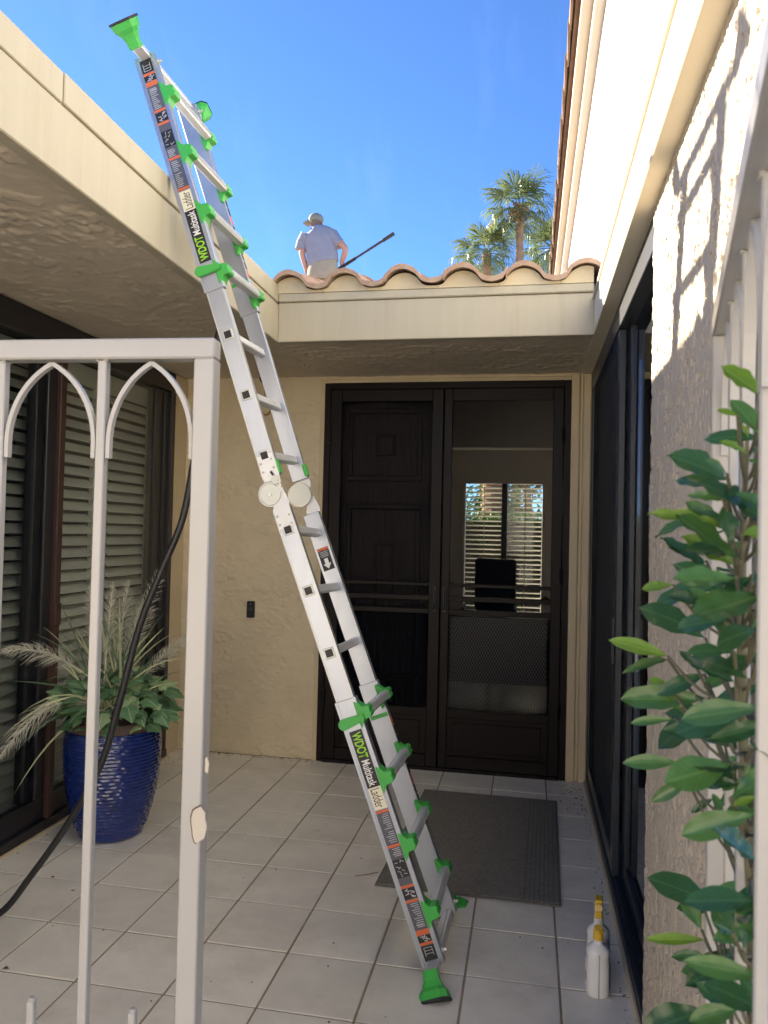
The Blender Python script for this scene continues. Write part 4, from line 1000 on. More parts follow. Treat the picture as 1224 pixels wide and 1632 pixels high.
g2, _ = gate_leaf('beige arched gate leaf swung open at the right edge, seen nearly edge-on', (0.308, 1.318, 0), (-0.133, -0.762, 0), 1.0, 4, first=0.20, pitch=0.20, pw=0.0125)
for z in (0.35, 1.1, 1.62):
    b = MB(); b.cyl((0.340, 1.300, z-.05), (0.340, 1.300, z+.05), .010, 10); b.build('hinge', m_gate, g2)

# ------------------------------------------------------------------ hose
hp = [(-60, 1520, 2.58), (0, 1455, 2.62), (50, 1395, 2.62), (110, 1310, 2.62), (160, 1220, 2.62), (190, 1120, 2.62), (222, 1000, 2.63), (255, 915, 2.64), (290, 830, 2.66), (309, 735, 2.68), (326, 645, 2.72), (343, 560, 2.76), (352, 500, 2.78), (345, 430, 2.79), (322, 350, 2.79)]
P3 = [pY(x, y, Y) for x, y, Y in hp]
P3[0].z = max(P3[0].z, 0.014); P3[1].z = max(P3[1].z, 0.02)
P3 += [Vector((-1.37, 2.79, 2.84)), Vector((-1.6, 2.8, 2.83)), Vector((-2.2, 2.9, 2.825))]
b = MB(); b.tube(spline(P3, 8), 0.0128, 10); tag(autosmooth(b.build('hose', m_hose, base=P3[1]), 60), 'black hose hanging from the roof and trailing past the blue pot', 'hose')

# ------------------------------------------------------------------ potted plant
pc = Vector((-1.985, 3.49, 0.0))
pp = thing('potted_plant', pc, 'cobalt blue ribbed ceramic pot with ivy and feathery pampas plumes', 'potted plant')
prof = [(0.0, 0.136), (0.012, 0.156), (0.06, 0.172), (0.13, 0.192), (0.22, 0.211), (0.32, 0.224), (0.42, 0.228), (0.52, 0.222), (0.56, 0.217)]
def prad(z):
    for (z0, r0), (z1, r1) in zip(prof, prof[1:]):
        if z0 <= z <= z1: return r0+(r1-r0)*((z-z0)/(z1-z0))
    return prof[-1][1]
b = MB(); seg, nz = 132, 150; rings = []
for j in range(nz+1):
    z = 0.520*j/nz; row = z/0.0172; k = int(row); fr_ = row-k; ring = []
    for i in range(seg):
        a = 2*math.pi*i/seg; ph = (a*23/(2*math.pi) + 0.5*(k % 2) + 0.22*math.sin(k*1.7)) % 1.0
        sc = 0.0068*(1-fr_)*(0.05+0.95*math.sin(math.pi*ph)) if z > 0.05 else 0.0
        r = prad(z)+sc-0.002; ring.append(b.bm.verts.new(pc+Vector((r*math.cos(a), r*math.sin(a), z))))
    rings.append(ring)
for r0, r1 in zip(rings, rings[1:]):
    for k in range(seg): b.bm.faces.new((r0[k], r0[(k+1) % seg], r1[(k+1) % seg], r1[k]))
b.bm.faces.new(rings[0][::-1])
pot = b.build('pot', m_pot, pp, smooth=True)
b = MB(); b.lathe([(0.214, 0.5195), (0.224, 0.524), (0.224, 0.556), (0.217, 0.566), (0.200, 0.566), (0.194, 0.55)], pc, 64); autosmooth(b.build('rim', m_potrim, pot), 40)
b = MB(); b.lathe([(0.195, 0.525), (0.195, 0.54)], pc, 32); b.build('soil', m_soil, pp)

def leaf_mesh(name, m, width=0.34, curl=0.10, fold=0.06, obov=0.55, wav=0.012, n=12):
    b = MB(); rows = []
    for i in range(n+1):
        t = i/n
        tt = t**(math.log(0.5)/math.log(obov))
        w = width/2*(math.sin(math.pi*tt)**0.8)*(1 if t < .97 else .8)
        z = -curl*t*t; rowv = []
        for s in (-1, -.5, 0, .5, 1):
            rowv.append(b.bm.verts.new((t, s*w, z+fold*abs(s)*(w/(width/2)) + wav*math.sin(t*19+s*2)*abs(s))))
        rows.append(rowv)
    for r0, r1 in zip(rows, rows[1:]):
        for k in range(4): b.bm.faces.new((r0[k], r1[k], r1[k+1], r0[k+1]))
    return b.mesh(name, m, smooth=True)
def ivy_mesh(m, seed):
    r = random.Random(seed); b = MB(); c = b.bm.verts.new((0.38, 0, 0.03)); o = []
    ptsx = [(0, 0), (-.04, .18), (.10, .42), (.22, .34), (.44, .48), (.60, .26), (1.0, 0), (.60, -.26), (.44, -.48), (.22, -.34), (.10, -.42), (-.04, -.18)]
    for x_, y_ in ptsx: o.append(b.bm.verts.new((x_+r.uniform(-.03, .03), y_*r.uniform(.9, 1.1), -0.10*(x_*x_)-0.12*abs(y_)+r.uniform(-.02, .02))))
    mid = [b.bm.verts.new(((v.co.x+.38)/2, v.co.y/2, (v.co.z+.03)/2+.015)) for v in o]
    n = len(o)
    for k in range(n):
        b.bm.faces.new((c, mid[k], mid[(k+1) % n])); b.bm.faces.new((mid[k], o[k], o[(k+1) % n], mid[(k+1) % n]))
    return b.mesh('leaf', m, smooth=True)
def place_leaf(parent, me, base, tip, up, wscale=1.0, name='leaf'):
    base, tip = Vector(base), Vector(tip); X = tip-base; L = X.length; X = X/L
    up = Vector(up); Z = (up-X*up.dot(X)); Z = Z.normalized() if Z.length > 1e-4 else X.orthogonal().normalized(); Y = Z.cross(X)
    m = Matrix((X*L, Y*L*wscale, Z*L)).transposed().to_4x4(); m.translation = base
    return inst(name, me, parent, base, mtx=m)
ivies = [ivy_mesh(m_ivy, k) for k in range(3)] + [ivy_mesh(m_ivy_pale, 9), ivy_mesh(m_ivy_pale, 10)]
rp = random.Random(5)
for k in range(190):
    a = rp.uniform(0, 2*math.pi); rad = 0.23*math.sqrt(rp.random()); h = 0.61+0.20*(1-(rad/0.25)**2)*rp.uniform(.4, 1.1)
    if k < 90: rad = rp.uniform(.18, .265); h = rp.uniform(.55, .71)
    bp = pc+Vector((rad*math.cos(a), rad*math.sin(a), h))
    out = Vector((math.cos(a), math.sin(a), rp.uniform(-.9, .5))); L = rp.uniform(.055, .105)
    me = ivies[rp.choice((0, 1, 2, 0, 1, 2, 3, 4))]
    place_leaf(pp, me, bp, bp+out.normalized()*L, Vector((math.cos(a)*.9, math.sin(a)*.9-.35, .7)))
def blade(parent, p0, p1, sag, w, m, name='grass_blade'):
    p0, p1 = Vector(p0), Vector(p1); b = MB(); side = (p1-p0).cross(Vector((.3, -1, .2))).normalized(); n = 8; L_, R_ = [], []
    for i in range(n+1):
        t = i/n; p = p0.lerp(p1, t)+Vector((0, 0, sag*4*t*(1-t))); ww = w*(1-t**2.2)*0.5+0.0004
        L_.append(b.bm.verts.new(p+side*ww)); R_.append(b.bm.verts.new(p-side*ww))
    for i in range(n): b.bm.faces.new((L_[i], R_[i], R_[i+1], L_[i+1]))
    return b.build(name, m, parent, smooth=True)
crown = pc+Vector((0, 0, .62))
blades = [((250,910),3.42),((175,925),3.5),((232,940),3.45),((55,1010),3.3),((35,1030),3.35),((70,1000),3.4),((10,1085),3.05),((30,1140),3.05),((0,1180),3.0),((12,1215),3.05),((300,1050),3.4),((275,1010),3.4),((268,1030),3.5),((262,1000),3.5),((240,1010),3.4),((262,975),3.45),((120,1000),3.5),((95,1050),3.45),((65,1090),3.3),((20,1270),3.25),((50,1150),3.2),((200,960),3.6),((190,940),3.4),((160,980),3.4),((140,960),3.4)]
for k, ((x, y), Y) in enumerate(blades):
    tip = pY(x, y, Y); p0 = crown+Vector((rp.uniform(-.08, .08), rp.uniform(-.06, .06), rp.uniform(-.08, .05)))
    blade(pp, p0, tip, 0.10 if y > 1130 else rp.uniform(.02, .08), rp.uniform(.008, .014), m_blade2 if k % 3 else m_blade1)
for k in range(34):
    x, y = rp.uniform(20, 300), rp.uniform(960, 1140); tip = pY(x, y, rp.uniform(3.3, 3.7)); tip.x = max(tip.x, XG+0.05)
    blade(pp, crown+Vector((rp.uniform(-.1, .1), rp.uniform(-.1, .1), -.05)), tip, rp.uniform(.02, .09), rp.uniform(.005, .010), m_blade1 if k % 2 else m_blade2)
def plume(parent, p0, p1, sag, flen, seed, start=0.30):
    r = random.Random(seed); p0, p1 = Vector(p0), Vector(p1); b = MB()
    cur = lambda t: p0.lerp(p1, t)+Vector((0, 0, sag*4*t*(1-t)))
    b.tube([cur(i/10) for i in range(11)], [0.0028*(1-.8*i/10) for i in range(11)], 5)
    for k in range(300):
        t = start+(1-start)*(k/300); c = cur(t); dd = (cur(min(1, t+.02))-cur(max(0, t-.02))).normalized()
        sd = (dd.cross(Vector((r.uniform(-1, 1), r.uniform(-1, 1), r.uniform(-1, 1))))).normalized()
        f = flen*math.sin(math.pi*min(1, (t-start)/(1-start)*.80+.18))**.7*r.uniform(.7, 1.1)
        q1 = c+(sd*.8+dd*.45).normalized()*f*.55; q2 = c+(sd*.75+dd*.65).normalized()*f+Vector((0, 0, -.18*f)); s2 = dd.cross(sd)*.0012
        b.quad([c-s2, c+s2, q1+s2, q1-s2]); b.quad([q1-s2, q1+s2, q2+s2*.3, q2-s2*.3])
    return b.build('plume', m_plume, parent)
for k, (x, y, Y, sag, fl) in enumerate(((256, 905, 3.40, .02, .085), (205, 925, 3.52, .0, .095), (180, 928, 3.45, .0, .075), (142, 935, 3.56, .02, .08), (4, 1038, 3.0, .10, .08), (-8, 1210, 3.0, .15, .08), (302, 1012, 3.42, .03, .06), (225, 960, 3.6, .0, .08))):
    tp = pY(x, y, Y); tp.x = max(tp.x, XG+.06)
    plume(pp, crown+Vector((rp.uniform(-.05, .05), rp.uniform(-.05, .05), -.05)), tp, sag, fl, 40+k, 0.45)

# ------------------------------------------------------------------ bottles
def bottle(base, rotz, label, spray):
    base = Vector(base); t = thing('bottle', base, label, 'bottle')
    c, s = math.cos(rotz), math.sin(rotz); T = lambda x, y, z: base+Vector((x*c-y*s, x*s+y*c, z*.89))
    prof = [(.90, 0), (1, .006), (1, .06), (1, .125), (.93, .135), (1.02, .150), (.96, .165), (.70, .178), (.42, .186), (.40, .20)]
    b = MB(); rings = []
    for k, z in prof:
        ring = []
        for i in range(28):
            a = 2*math.pi*i/28; ca, sa = math.cos(a), math.sin(a); e = 0.85
            x = .0375*k*math.copysign(abs(ca)**e, ca); y = (.033*k if k > .6 else .0375*k)*math.copysign(abs(sa)**e, sa)
            ring.append(b.bm.verts.new(T(x, y, z)))
        rings.append(ring)
    fs = []
    for r0, r1 in zip(rings, rings[1:]):
        for i in range(28): fs.append(b.bm.faces.new((r0[i], r0[(i+1) % 28], r1[(i+1) % 28], r1[i])))
    fs += [b.bm.faces.new(rings[0][::-1]), b.bm.faces.new(rings[-1])]; bmesh.ops.recalc_face_normals(b.bm, faces=fs)
    body = autosmooth(b.build('body', m_bwhite, t), 40)
    def pr(name, m, x0, x1, y0, y1, z0, z1):
        b = MB(); b.obox(T((x0+x1)/2, (y0+y1)/2, (z0+z1)/2), ((c, s, 0), (-s, c, 0), (0, 0, 1)), ((x1-x0)/2, (y1-y0)/2, (z1-z0)/2)); return b.build(name, m, body)
    pr('level_strip', m_strip, -.002, .002, -.0338, -.0332, .006, .150)
    for sg, m1, m2 in ((-1, m_white, m_lred), (1, m_lblue, m_lblue)):
        pr('label', m1, sg*.0379-.0003, sg*.0379+.0003, -.016, .02, .028, .118); pr('label_print', m2, sg*.0384-.0002, sg*.0384+.0002, -.012, .004, .05, .08)
    if not spray:
        b = MB(); b.lathe([(.0150, .198), (.0165, .2), (.0165, .222), (.014, .226)], base+Vector((0, 0, -.022)), 24); cp = b.build('cap', m_yellow, t)
        b = MB(); b.tube([T(0, 0, .225), T(0, -.001, .236), T(0, -.003, .242)], [.0145, .0155, .013], 20); b.build('spout', m_yellow, cp)
        b = MB(); b.tube([T(-.017, -.009, .232), T(0, -.02, .234), T(.017, -.009, .232)], .003, 8); b.build('spout_lip', m_yellow, cp)
    else:
        b = MB(); b.lathe([(.0150, .198), (.0160, .2), (.0160, .214), (.013, .218)], base+Vector((0, 0, -.022)), 24); b.build('collar', m_bwhite, t)
        b = MB(); b.obox(T(0, 0, .245), ((c, s, 0), (-s, c, 0), (0, 0, 1)), (.013, .028, .028), .006, 2); hd = b.build('sprayer', m_bwhite, t)
        b = MB(); b.tube([T(0, -.018, .262), T(0, -.032, .262)], [.0145, .0135], 16); b.build('nozzle', m_yellow, hd)
        b = MB(); b.obox(T(0, -.036, .238), ((c, s, 0), (-s, c, 0), (0, 0, 1)), (.012, .004, .012), .003); b.build('trigger', m_yellow, hd)
        b = MB(); b.obox(T(0, 0, .279), ((c, s, 0), (-s, c, 0), (0, 0, 1)), (.0135, .024, .006), .004); b.build('sprayer_cap', m_yellow, hd)
        for e in (-.008, 0, .008):
            b = MB(); b.obox(T(e, -.0335, .262), ((c, s, 0), (-s, c, 0), (0, 0, 1)), (.0012, .001, .009)); b.build('nozzle_rib', m_bwhite, hd)
    return t
bb = pZ(952, 1584)
bottle((bb.x, bb.y, 0.0015), 0.05, 'white bottle with yellow screw cap on the floor, front of two', False)
bottle((bb.x+0.012, bb.y+0.125, 0.0015), -0.1, 'white spray bottle with yellow nozzle standing behind the capped bottle', True)

# ------------------------------------------------------------------ small litter on the tiles
q = pZ(8, 1546); b = MB()
b.bm.faces.new([b.bm.verts.new(q+Vector(p)) for p in ((-.012, 0, .003), (-.002, .010, .009), (.014, .004, .004), (.004, -.008, .010))])
tag(b.build('dry_leaf', m_leafbrown, base=q), 'small curled brown leaf on the tiles at lower left', 'leaf')
b = MB(); b.tube([pZ(566, 1396, .003), pZ(583, 1394, .006), pZ(603, 1390, .004)], .0016, 5); tag(b.build('twig', m_leafbrown, base=pZ(583, 1394)), 'thin dry twig on the tiles beside the mat', 'twig')
for k, (x, y) in enumerate(((116, 1420), (960, 1271), (918, 1273), (84, 1398))):
    q = pZ(x, y); b = MB(); b.sphere(q+Vector((0, 0, .002)), .006, (1.4, .8, .5), 7, 5)
    tag(b.build('grit', m_leafbrown, base=q), ('dark speck of dirt near the hose and the gate picket', 'brown smudge of grit by the right-hand door trim', 'speck of dirt on the tiles right of the doors', 'tiny fleck of dirt left of the blue pot')[k], 'debris')

gb = MB(); rg = random.Random(77)
for k in range(420):
    f = rg.random()
    if f < .30: q = Vector((rg.uniform(-2.28, -1.34), YD-abs(rg.gauss(0, .03))-.012, .001))
    elif f < .50: q = Vector((rg.uniform(.20, .34), rg.uniform(4.3, YD-.04), .001))
    elif f < .68: q = Vector((0.34-abs(rg.gauss(0, .02)), rg.uniform(2.2, 4.8), .001))
    elif f < .80: q = Vector((XG+.035+abs(rg.gauss(0, .03)), rg.uniform(2.0, 4.7), .001))
    else: q = Vector((rg.uniform(-2.2, .3), rg.uniform(1.8, 4.8), .001))
    r_ = rg.uniform(.0012, .0036); a = rg.uniform(0, 3.14); c_, s_ = math.cos(a)*r_, math.sin(a)*r_
    gb.prism([q+Vector(p) for p in ((c_*1.6, s_*1.6, 0), (-s_, c_, 0), (-c_*1.3, -s_*1.3, 0), (s_*.8, -c_*.8, 0))], (0, 0, r_*.8))
tag(gb.build('grit_specks', m_leafbrown), kind='stuff')

# ------------------------------------------------------------------ shrub at the right gate leaf
sh = thing('shrub', (0.33, 1.08, 0), 'glossy broad-leaved shrub growing through the right gate leaf', 'shrub')
LM = {'d': [leaf_mesh('leaf', m_leaf_dark, .36, .10, .05), leaf_mesh('leaf', m_leaf_dark, .42, .22, .08, .58, .03), leaf_mesh('leaf', m_leaf_dark, .38, -.08, .10, .52, .035), leaf_mesh('leaf', m_leaf_dark, .46, .30, .02, .62, .02)],
      'm': [leaf_mesh('leaf', m_leaf_mid, .36, .12, .05), leaf_mesh('leaf', m_leaf_mid, .40, .05, .06, .6), leaf_mesh('leaf', m_leaf_mid, .34, .26, .09, .5, .03), leaf_mesh('leaf', m_leaf_mid, .44, -.10, .08, .6, .03)],
      'l': [leaf_mesh('leaf', m_leaf_lime, .36, .10, .05), leaf_mesh('leaf', m_leaf_lime, .42, .20, .07, .6, .03), leaf_mesh('leaf', m_leaf_lime, .36, -.08, .08, .55, .03)]}
c8 = lambda x, y: (920+x/2.914, 560+y/2.914)
c7 = lambda x, y: (880+x/2.957, 1080+y/2.957)
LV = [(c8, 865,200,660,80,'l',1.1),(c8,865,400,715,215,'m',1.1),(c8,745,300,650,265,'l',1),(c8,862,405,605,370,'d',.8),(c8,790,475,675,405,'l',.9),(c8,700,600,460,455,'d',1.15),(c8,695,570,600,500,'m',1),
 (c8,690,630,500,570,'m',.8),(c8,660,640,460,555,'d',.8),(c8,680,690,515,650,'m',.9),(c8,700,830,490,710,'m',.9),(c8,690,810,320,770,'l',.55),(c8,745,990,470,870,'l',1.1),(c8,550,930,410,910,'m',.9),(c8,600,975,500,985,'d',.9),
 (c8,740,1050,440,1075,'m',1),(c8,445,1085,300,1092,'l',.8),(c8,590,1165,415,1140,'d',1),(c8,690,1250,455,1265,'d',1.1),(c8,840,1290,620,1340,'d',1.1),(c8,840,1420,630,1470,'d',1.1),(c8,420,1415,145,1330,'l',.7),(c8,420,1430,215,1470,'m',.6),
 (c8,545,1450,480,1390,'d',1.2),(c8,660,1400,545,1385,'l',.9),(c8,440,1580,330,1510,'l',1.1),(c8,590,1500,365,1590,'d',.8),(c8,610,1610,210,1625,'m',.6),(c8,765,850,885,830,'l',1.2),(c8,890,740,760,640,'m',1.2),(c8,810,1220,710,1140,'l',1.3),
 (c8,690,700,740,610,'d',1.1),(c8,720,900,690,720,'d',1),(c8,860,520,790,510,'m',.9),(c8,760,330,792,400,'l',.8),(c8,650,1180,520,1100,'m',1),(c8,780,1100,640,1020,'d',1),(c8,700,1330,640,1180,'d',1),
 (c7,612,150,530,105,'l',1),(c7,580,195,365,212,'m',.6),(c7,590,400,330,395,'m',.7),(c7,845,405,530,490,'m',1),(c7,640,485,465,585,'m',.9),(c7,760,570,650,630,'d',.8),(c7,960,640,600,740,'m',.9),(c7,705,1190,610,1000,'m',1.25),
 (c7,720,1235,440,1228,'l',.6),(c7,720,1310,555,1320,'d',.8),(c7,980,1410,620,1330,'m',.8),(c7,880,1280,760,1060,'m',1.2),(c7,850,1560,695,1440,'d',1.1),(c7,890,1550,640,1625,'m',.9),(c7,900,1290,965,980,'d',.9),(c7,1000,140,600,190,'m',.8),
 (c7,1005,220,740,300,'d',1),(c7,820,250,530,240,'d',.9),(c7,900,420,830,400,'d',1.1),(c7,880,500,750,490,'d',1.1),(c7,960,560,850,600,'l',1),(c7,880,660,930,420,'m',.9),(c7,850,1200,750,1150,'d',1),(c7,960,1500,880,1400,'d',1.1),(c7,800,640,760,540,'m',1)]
rs = random.Random(21)
stemx = lambda y: 1196 - 14*math.sin((y-600)/260) 
YS = 1.06
attach = []
for f, x0, y0, x1, y1, cm, ws in LV:
    a, c = f(x0, y0), f(x1, y1)
    Y0 = (YS+rs.uniform(-.05, .04)) if a[0] < 1150 else rs.uniform(.74, .88); L = math.hypot(a[0]-c[0], a[1]-c[1])/FPX*Y0
    Y1 = Y0 + rs.uniform(-.35, .45)*L
    base, tip = pY(a[0], a[1], Y0), pY(c[0], c[1], Y1)
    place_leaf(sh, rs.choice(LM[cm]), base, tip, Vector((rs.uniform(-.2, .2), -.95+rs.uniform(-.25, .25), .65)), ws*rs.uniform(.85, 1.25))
    attach.append((a, Y0, base))
for k in range(90):
    y = rs.uniform(700, 1640); x = rs.uniform(1120, 1235); 
    if 1310 < y < 1440 and x < 1200: continue
    Y0 = (YS+rs.uniform(-.03, .10)) if x < 1150 else rs.uniform(.72, 1.1); base = pY(x, y, Y0); an = rs.choice((rs.uniform(2.4, 3.9), rs.uniform(-.6, .6))); L = rs.uniform(.045, .095)*Y0/1.06
    tip = base+Vector((math.cos(an)*L, rs.uniform(-.03, .03), math.sin(an)*L))
    place_leaf(sh, rs.choice(LM[rs.choice('ddmmd')]), base, tip, Vector((rs.uniform(-.4, .4), -.6, .8)), rs.uniform(.8, 1.2)); attach.append(((x, y), Y0, base))
main = spline([Vector((0.27, 0.95, -0.045))] + [pY(stemx(y), y, .92) for y in (1632, 1400, 1200, 1000, 800, 640)], 6)
b = MB(); b.tube(main, [0.009*(1-.7*i/len(main)) for i in range(len(main))], 8); b.build('stem', m_branch := mat('green_brown_stem', (0.11, 0.10, 0.05), 0.7), sh)
ybr = [1560, 1480, 1330, 1240, 1180, 1090, 1010, 930, 860, 790, 720, 650]
for (x, y), Y0, base in attach:
    o = min(main, key=lambda p: (p-(base+Vector((.03, 0, -.05)))).length)
    if (o-base).length < .012: continue
    b = MB(); b.tube(spline([o, o.lerp(base, .55)+Vector((0, 0, -.012)), base], 4), 0.0019, 5); b.build('twig', m_branch, sh)

# ------------------------------------------------------------------ worker on the roof
def skin(name, vs, es, m, parent, root=0, sub=2, smooth=True):
    off = wloc(parent); me = bpy.data.meshes.new(name); me.from_pydata([Vector(p)-off for p, r in vs], es, [])
    o = bpy.data.objects.new(name, me); COL.objects.link(o); o.parent = parent
    sk = o.modifiers.new('skin', 'SKIN'); sk.use_smooth_shade = True; sk.branch_smoothing = 0.6
    if not me.skin_vertices: me.skin_vertices.new()
    for i, (p, r) in enumerate(vs):
        rr_ = r if isinstance(r, tuple) else (r, r); me.skin_vertices[0].data[i].radius = rr_; me.skin_vertices[0].data[i].use_root = (i == root)
    sd = o.modifiers.new('sub', 'SUBSURF'); sd.levels = sub; sd.render_levels = sub
    dg = bpy.context.evaluated_depsgraph_get(); ev = o.evaluated_get(dg); nm = bpy.data.meshes.new_from_object(ev)
    o.modifiers.clear(); o.data = nm; nm.materials.clear(); nm.materials.append(m)
    for p in nm.polygons: p.use_smooth = True
    return o
PYY = 11.0; ZF = 2.86+(PYY-4.3)*0.245+0.0
pn = thing('person', (-3.1, PYY, ZF), 'worker in grey T-shirt, khaki trousers and cap standing on the roof, seen from behind', 'person')
W3 = lambda x, z, dy=0: (x, PYY+dy, z)
bv = [(W3(-3.10, 5.42), (.13, .10)), (W3(-3.12, 5.60), (.135, .10)), (W3(-3.16, 5.80), (.15, .11)), (W3(-3.19, 5.95), (.12, .09)), (W3(-3.21, 6.03, .01), (.055, .055)), (W3(-3.22, 6.09, .03), (.075, .08)), (W3(-3.225, 6.165, .03), (.075, .09)),
      (W3(-3.375, 5.90), .062), (W3(-3.42, 5.65, -.03), .052), (W3(-3.365, 5.43, .03), .040), (W3(-3.355, 5.37, .04), .040),
      (W3(-2.965, 5.90), .062), (W3(-2.735, 5.68, -.04), .054), (W3(-2.82, 5.51, .05), .040), (W3(-2.83, 5.455, .07), .040),
      (W3(-3.20, 5.36), .10), (W3(-3.22, 4.98, .02), .065), (W3(-3.22, ZF+.09), .045), (W3(-3.23, ZF+.045, .14), .035),
      (W3(-3.00, 5.36), .10), (W3(-2.97, 4.98, .02), .065), (W3(-2.96, ZF+.09), .045), (W3(-2.95, ZF+.045, .14), .035)]
be = [(0,1),(1,2),(2,3),(3,4),(4,5),(5,6),(3,7),(7,8),(8,9),(9,10),(3,11),(11,12),(12,13),(13,14),(0,15),(15,16),(16,17),(17,18),(0,19),(19,20),(20,21),(21,22)]
def add_fingers(i, dirv, spread):
    p0 = Vector(bv[i][0])
    for k in range(5):
        q = p0+Vector(dirv)*.055+Vector(spread)*(k-2)*.014 if k < 4 else p0+Vector(dirv)*.02+Vector(spread)*.05
        bv.append((tuple(q), .010)); be.append((i, len(bv)-1)); bv.append((tuple(q+Vector(dirv)*.03+Vector((.008, .012, 0))), .008)); be.append((len(bv)-2, len(bv)-1))
add_fingers(10, (0, .2, -.95), (0, 1, 0)); add_fingers(14, (0.1, .5, -.8), (1, .2, 0))
skin('body', bv, be, m_skin, pn)
def loft(mb, rows, seg=20):
    rings = []; n = len(rows)
    for i, (c, rx, ry) in enumerate(rows):
        c = Vector(c); dd = (Vector(rows[min(i+1, n-1)][0])-Vector(rows[max(i-1, 0)][0])).normalized()
        X = (Vector((1, 0, 0))-dd*dd.x).normalized() if abs(dd.x) < .9 else Vector((0, 0, 1)); Y = dd.cross(X)
        w = random.Random(i*3)
        rings.append([mb.bm.verts.new(c+X*math.cos(2*math.pi*k/seg)*rx*(1+.02*math.sin(k*1.9+i*1.3))+Y*math.sin(2*math.pi*k/seg)*ry*(1+.03*math.sin(k*2.3+i))) for k in range(seg)])
    fs = []
    for r0, r1 in zip(rings, rings[1:]):
        for k in range(seg): fs.append(mb.bm.faces.new((r0[k], r0[(k+1) % seg], r1[(k+1) % seg], r1[k])))
    fs += [mb.bm.faces.new(rings[0][::-1]), mb.bm.faces.new(rings[-1])]; bmesh.ops.recalc_face_normals(mb.bm, faces=fs)
b = MB()
loft(b, [(W3(-3.095, 5.475), .232, .165), (W3(-3.10, 5.50), .240, .17), (W3(-3.11, 5.60), .238, .165), (W3(-3.13, 5.72), .240, .165), (W3(-3.155, 5.83), .250, .16), (W3(-3.17, 5.92), .238, .145), (W3(-3.18, 5.975), .190, .12), (W3(-3.20, 6.02), .110, .09), (W3(-3.21, 6.045), .075, .075)])
loft(b, [(W3(-3.28, 5.95), .09, .09), (W3(-3.37, 5.91), .10, .10), (W3(-3.425, 5.80), .092, .095), (W3(-3.445, 5.70, -.01), .088, .09)], 14)
loft(b, [(W3(-3.05, 5.95), .09, .09), (W3(-2.965, 5.905), .10, .10), (W3(-2.90, 5.82), .092, .095), (W3(-2.835, 5.745, -.02), .085, .088)], 14)
autosmooth(b.build('tshirt', m_shirt, pn), 50)
b = MB()
loft(b, [(W3(-3.095, 5.53), .215, .15), (W3(-3.095, 5.42), .228, .165), (W3(-3.10, 5.30), .232, .17), (W3(-3.10, 5.22), .20, .15)])
for sx in (-3.215, -2.985):
    loft(b, [(W3(sx, 5.32), .12, .13), (W3(sx, 5.10, .01), .105, .115), (W3(sx, 4.95, .02), .095, .105), (W3(sx, ZF+.10), .085, .095), (W3(sx, ZF+.06), .085, .10)], 14)
autosmooth(b.build('trousers', m_pants, pn), 50)
hc = Vector(W3(-3.225, 6.15, .03))
b = MB(); b.sphere(hc+Vector((0, -.006, -.01)), 0.097, (.93, 1.06, 1.1), 16, 10); b.build('hair', m_hair, pn, smooth=True)
b = MB(); b.sphere(hc+Vector((-.004, .004, .022)), 0.116, (.98, 1.08, .78), 18, 12); cp_ = b.build('cap', m_cap, pn, smooth=True)
b = MB(); b.obox(hc+Vector((-.135, .06, .000)), ((1,-.2,.45), (.2,1,0), (-.45,0,1)), (.065, .085, .006), .005, 2); b.build('brim', m_cap, cp_)
b = MB(); b.obox(hc+Vector((.012, -.098, .012)), ((1,0,0), (0,1,0), (0,0,1)), (.034, .006, .014), .004); b.build('cap_opening', m_hair, cp_)
for s in (-1, 1):
    b = MB(); b.sphere(hc+Vector((s*.094, .005, -.035)), .022, (.45, .8, 1.35), 10, 8); b.build('ear', m_skin, pn, smooth=True)
b = MB(); b.sphere(hc+Vector((-.02, .108, -.045)), .018, (.8, 1.1, 1.2), 8, 6); b.sphere(hc+Vector((0, .055, -.055)), .062, (1, .9, 1.15), 12, 8); b.build('face', m_skin, pn, smooth=True)
b = MB()
for s in (-1, 1): b.sphere(hc+Vector((s*.032-.008, .107, -.022)), .009, (1, .6, .8), 8, 6)
b.build('eyes', m_hair, pn)
b = MB(); b.sphere(hc+Vector((-.008, .112, -.083)), .02, (1.1, .4, .3), 8, 6); b.build('mouth', m_lred, pn)
for s, px_ in ((-1, -3.23), (1, -2.95)):
    b = MB(); b.obox(W3(px_, ZF+.045, .07), ((1,0,0), (0,1,.2), (0,-.2,1)), (.05, .14, .04), .02, 2); b.build('shoe', m_pole, pn)
# pole in his right hand
pa, pe = pY(541, 428, 11.06), pY(628, 372, 10.9)
pl_ = thing('pole', pa, 'dark telescopic pole held by the worker, pointing up to the right', 'pole')
dv = (pe-pa)
b = MB(); b.tube([pa-dv*.25, pa+dv*.5], .017, 10); b.build('tube', m_pole, pl_)
b = MB(); b.tube([pa-dv*.05, pa+dv*.30], .024, 10); b.build('grip', m_rubber, pl_)
b = MB(); b.tube([pa+dv*.5, pa+dv*.78, pa+dv*.80, pe], [.018, .020, .027, .029], 10); b.build('nozzle', m_pole, pl_)

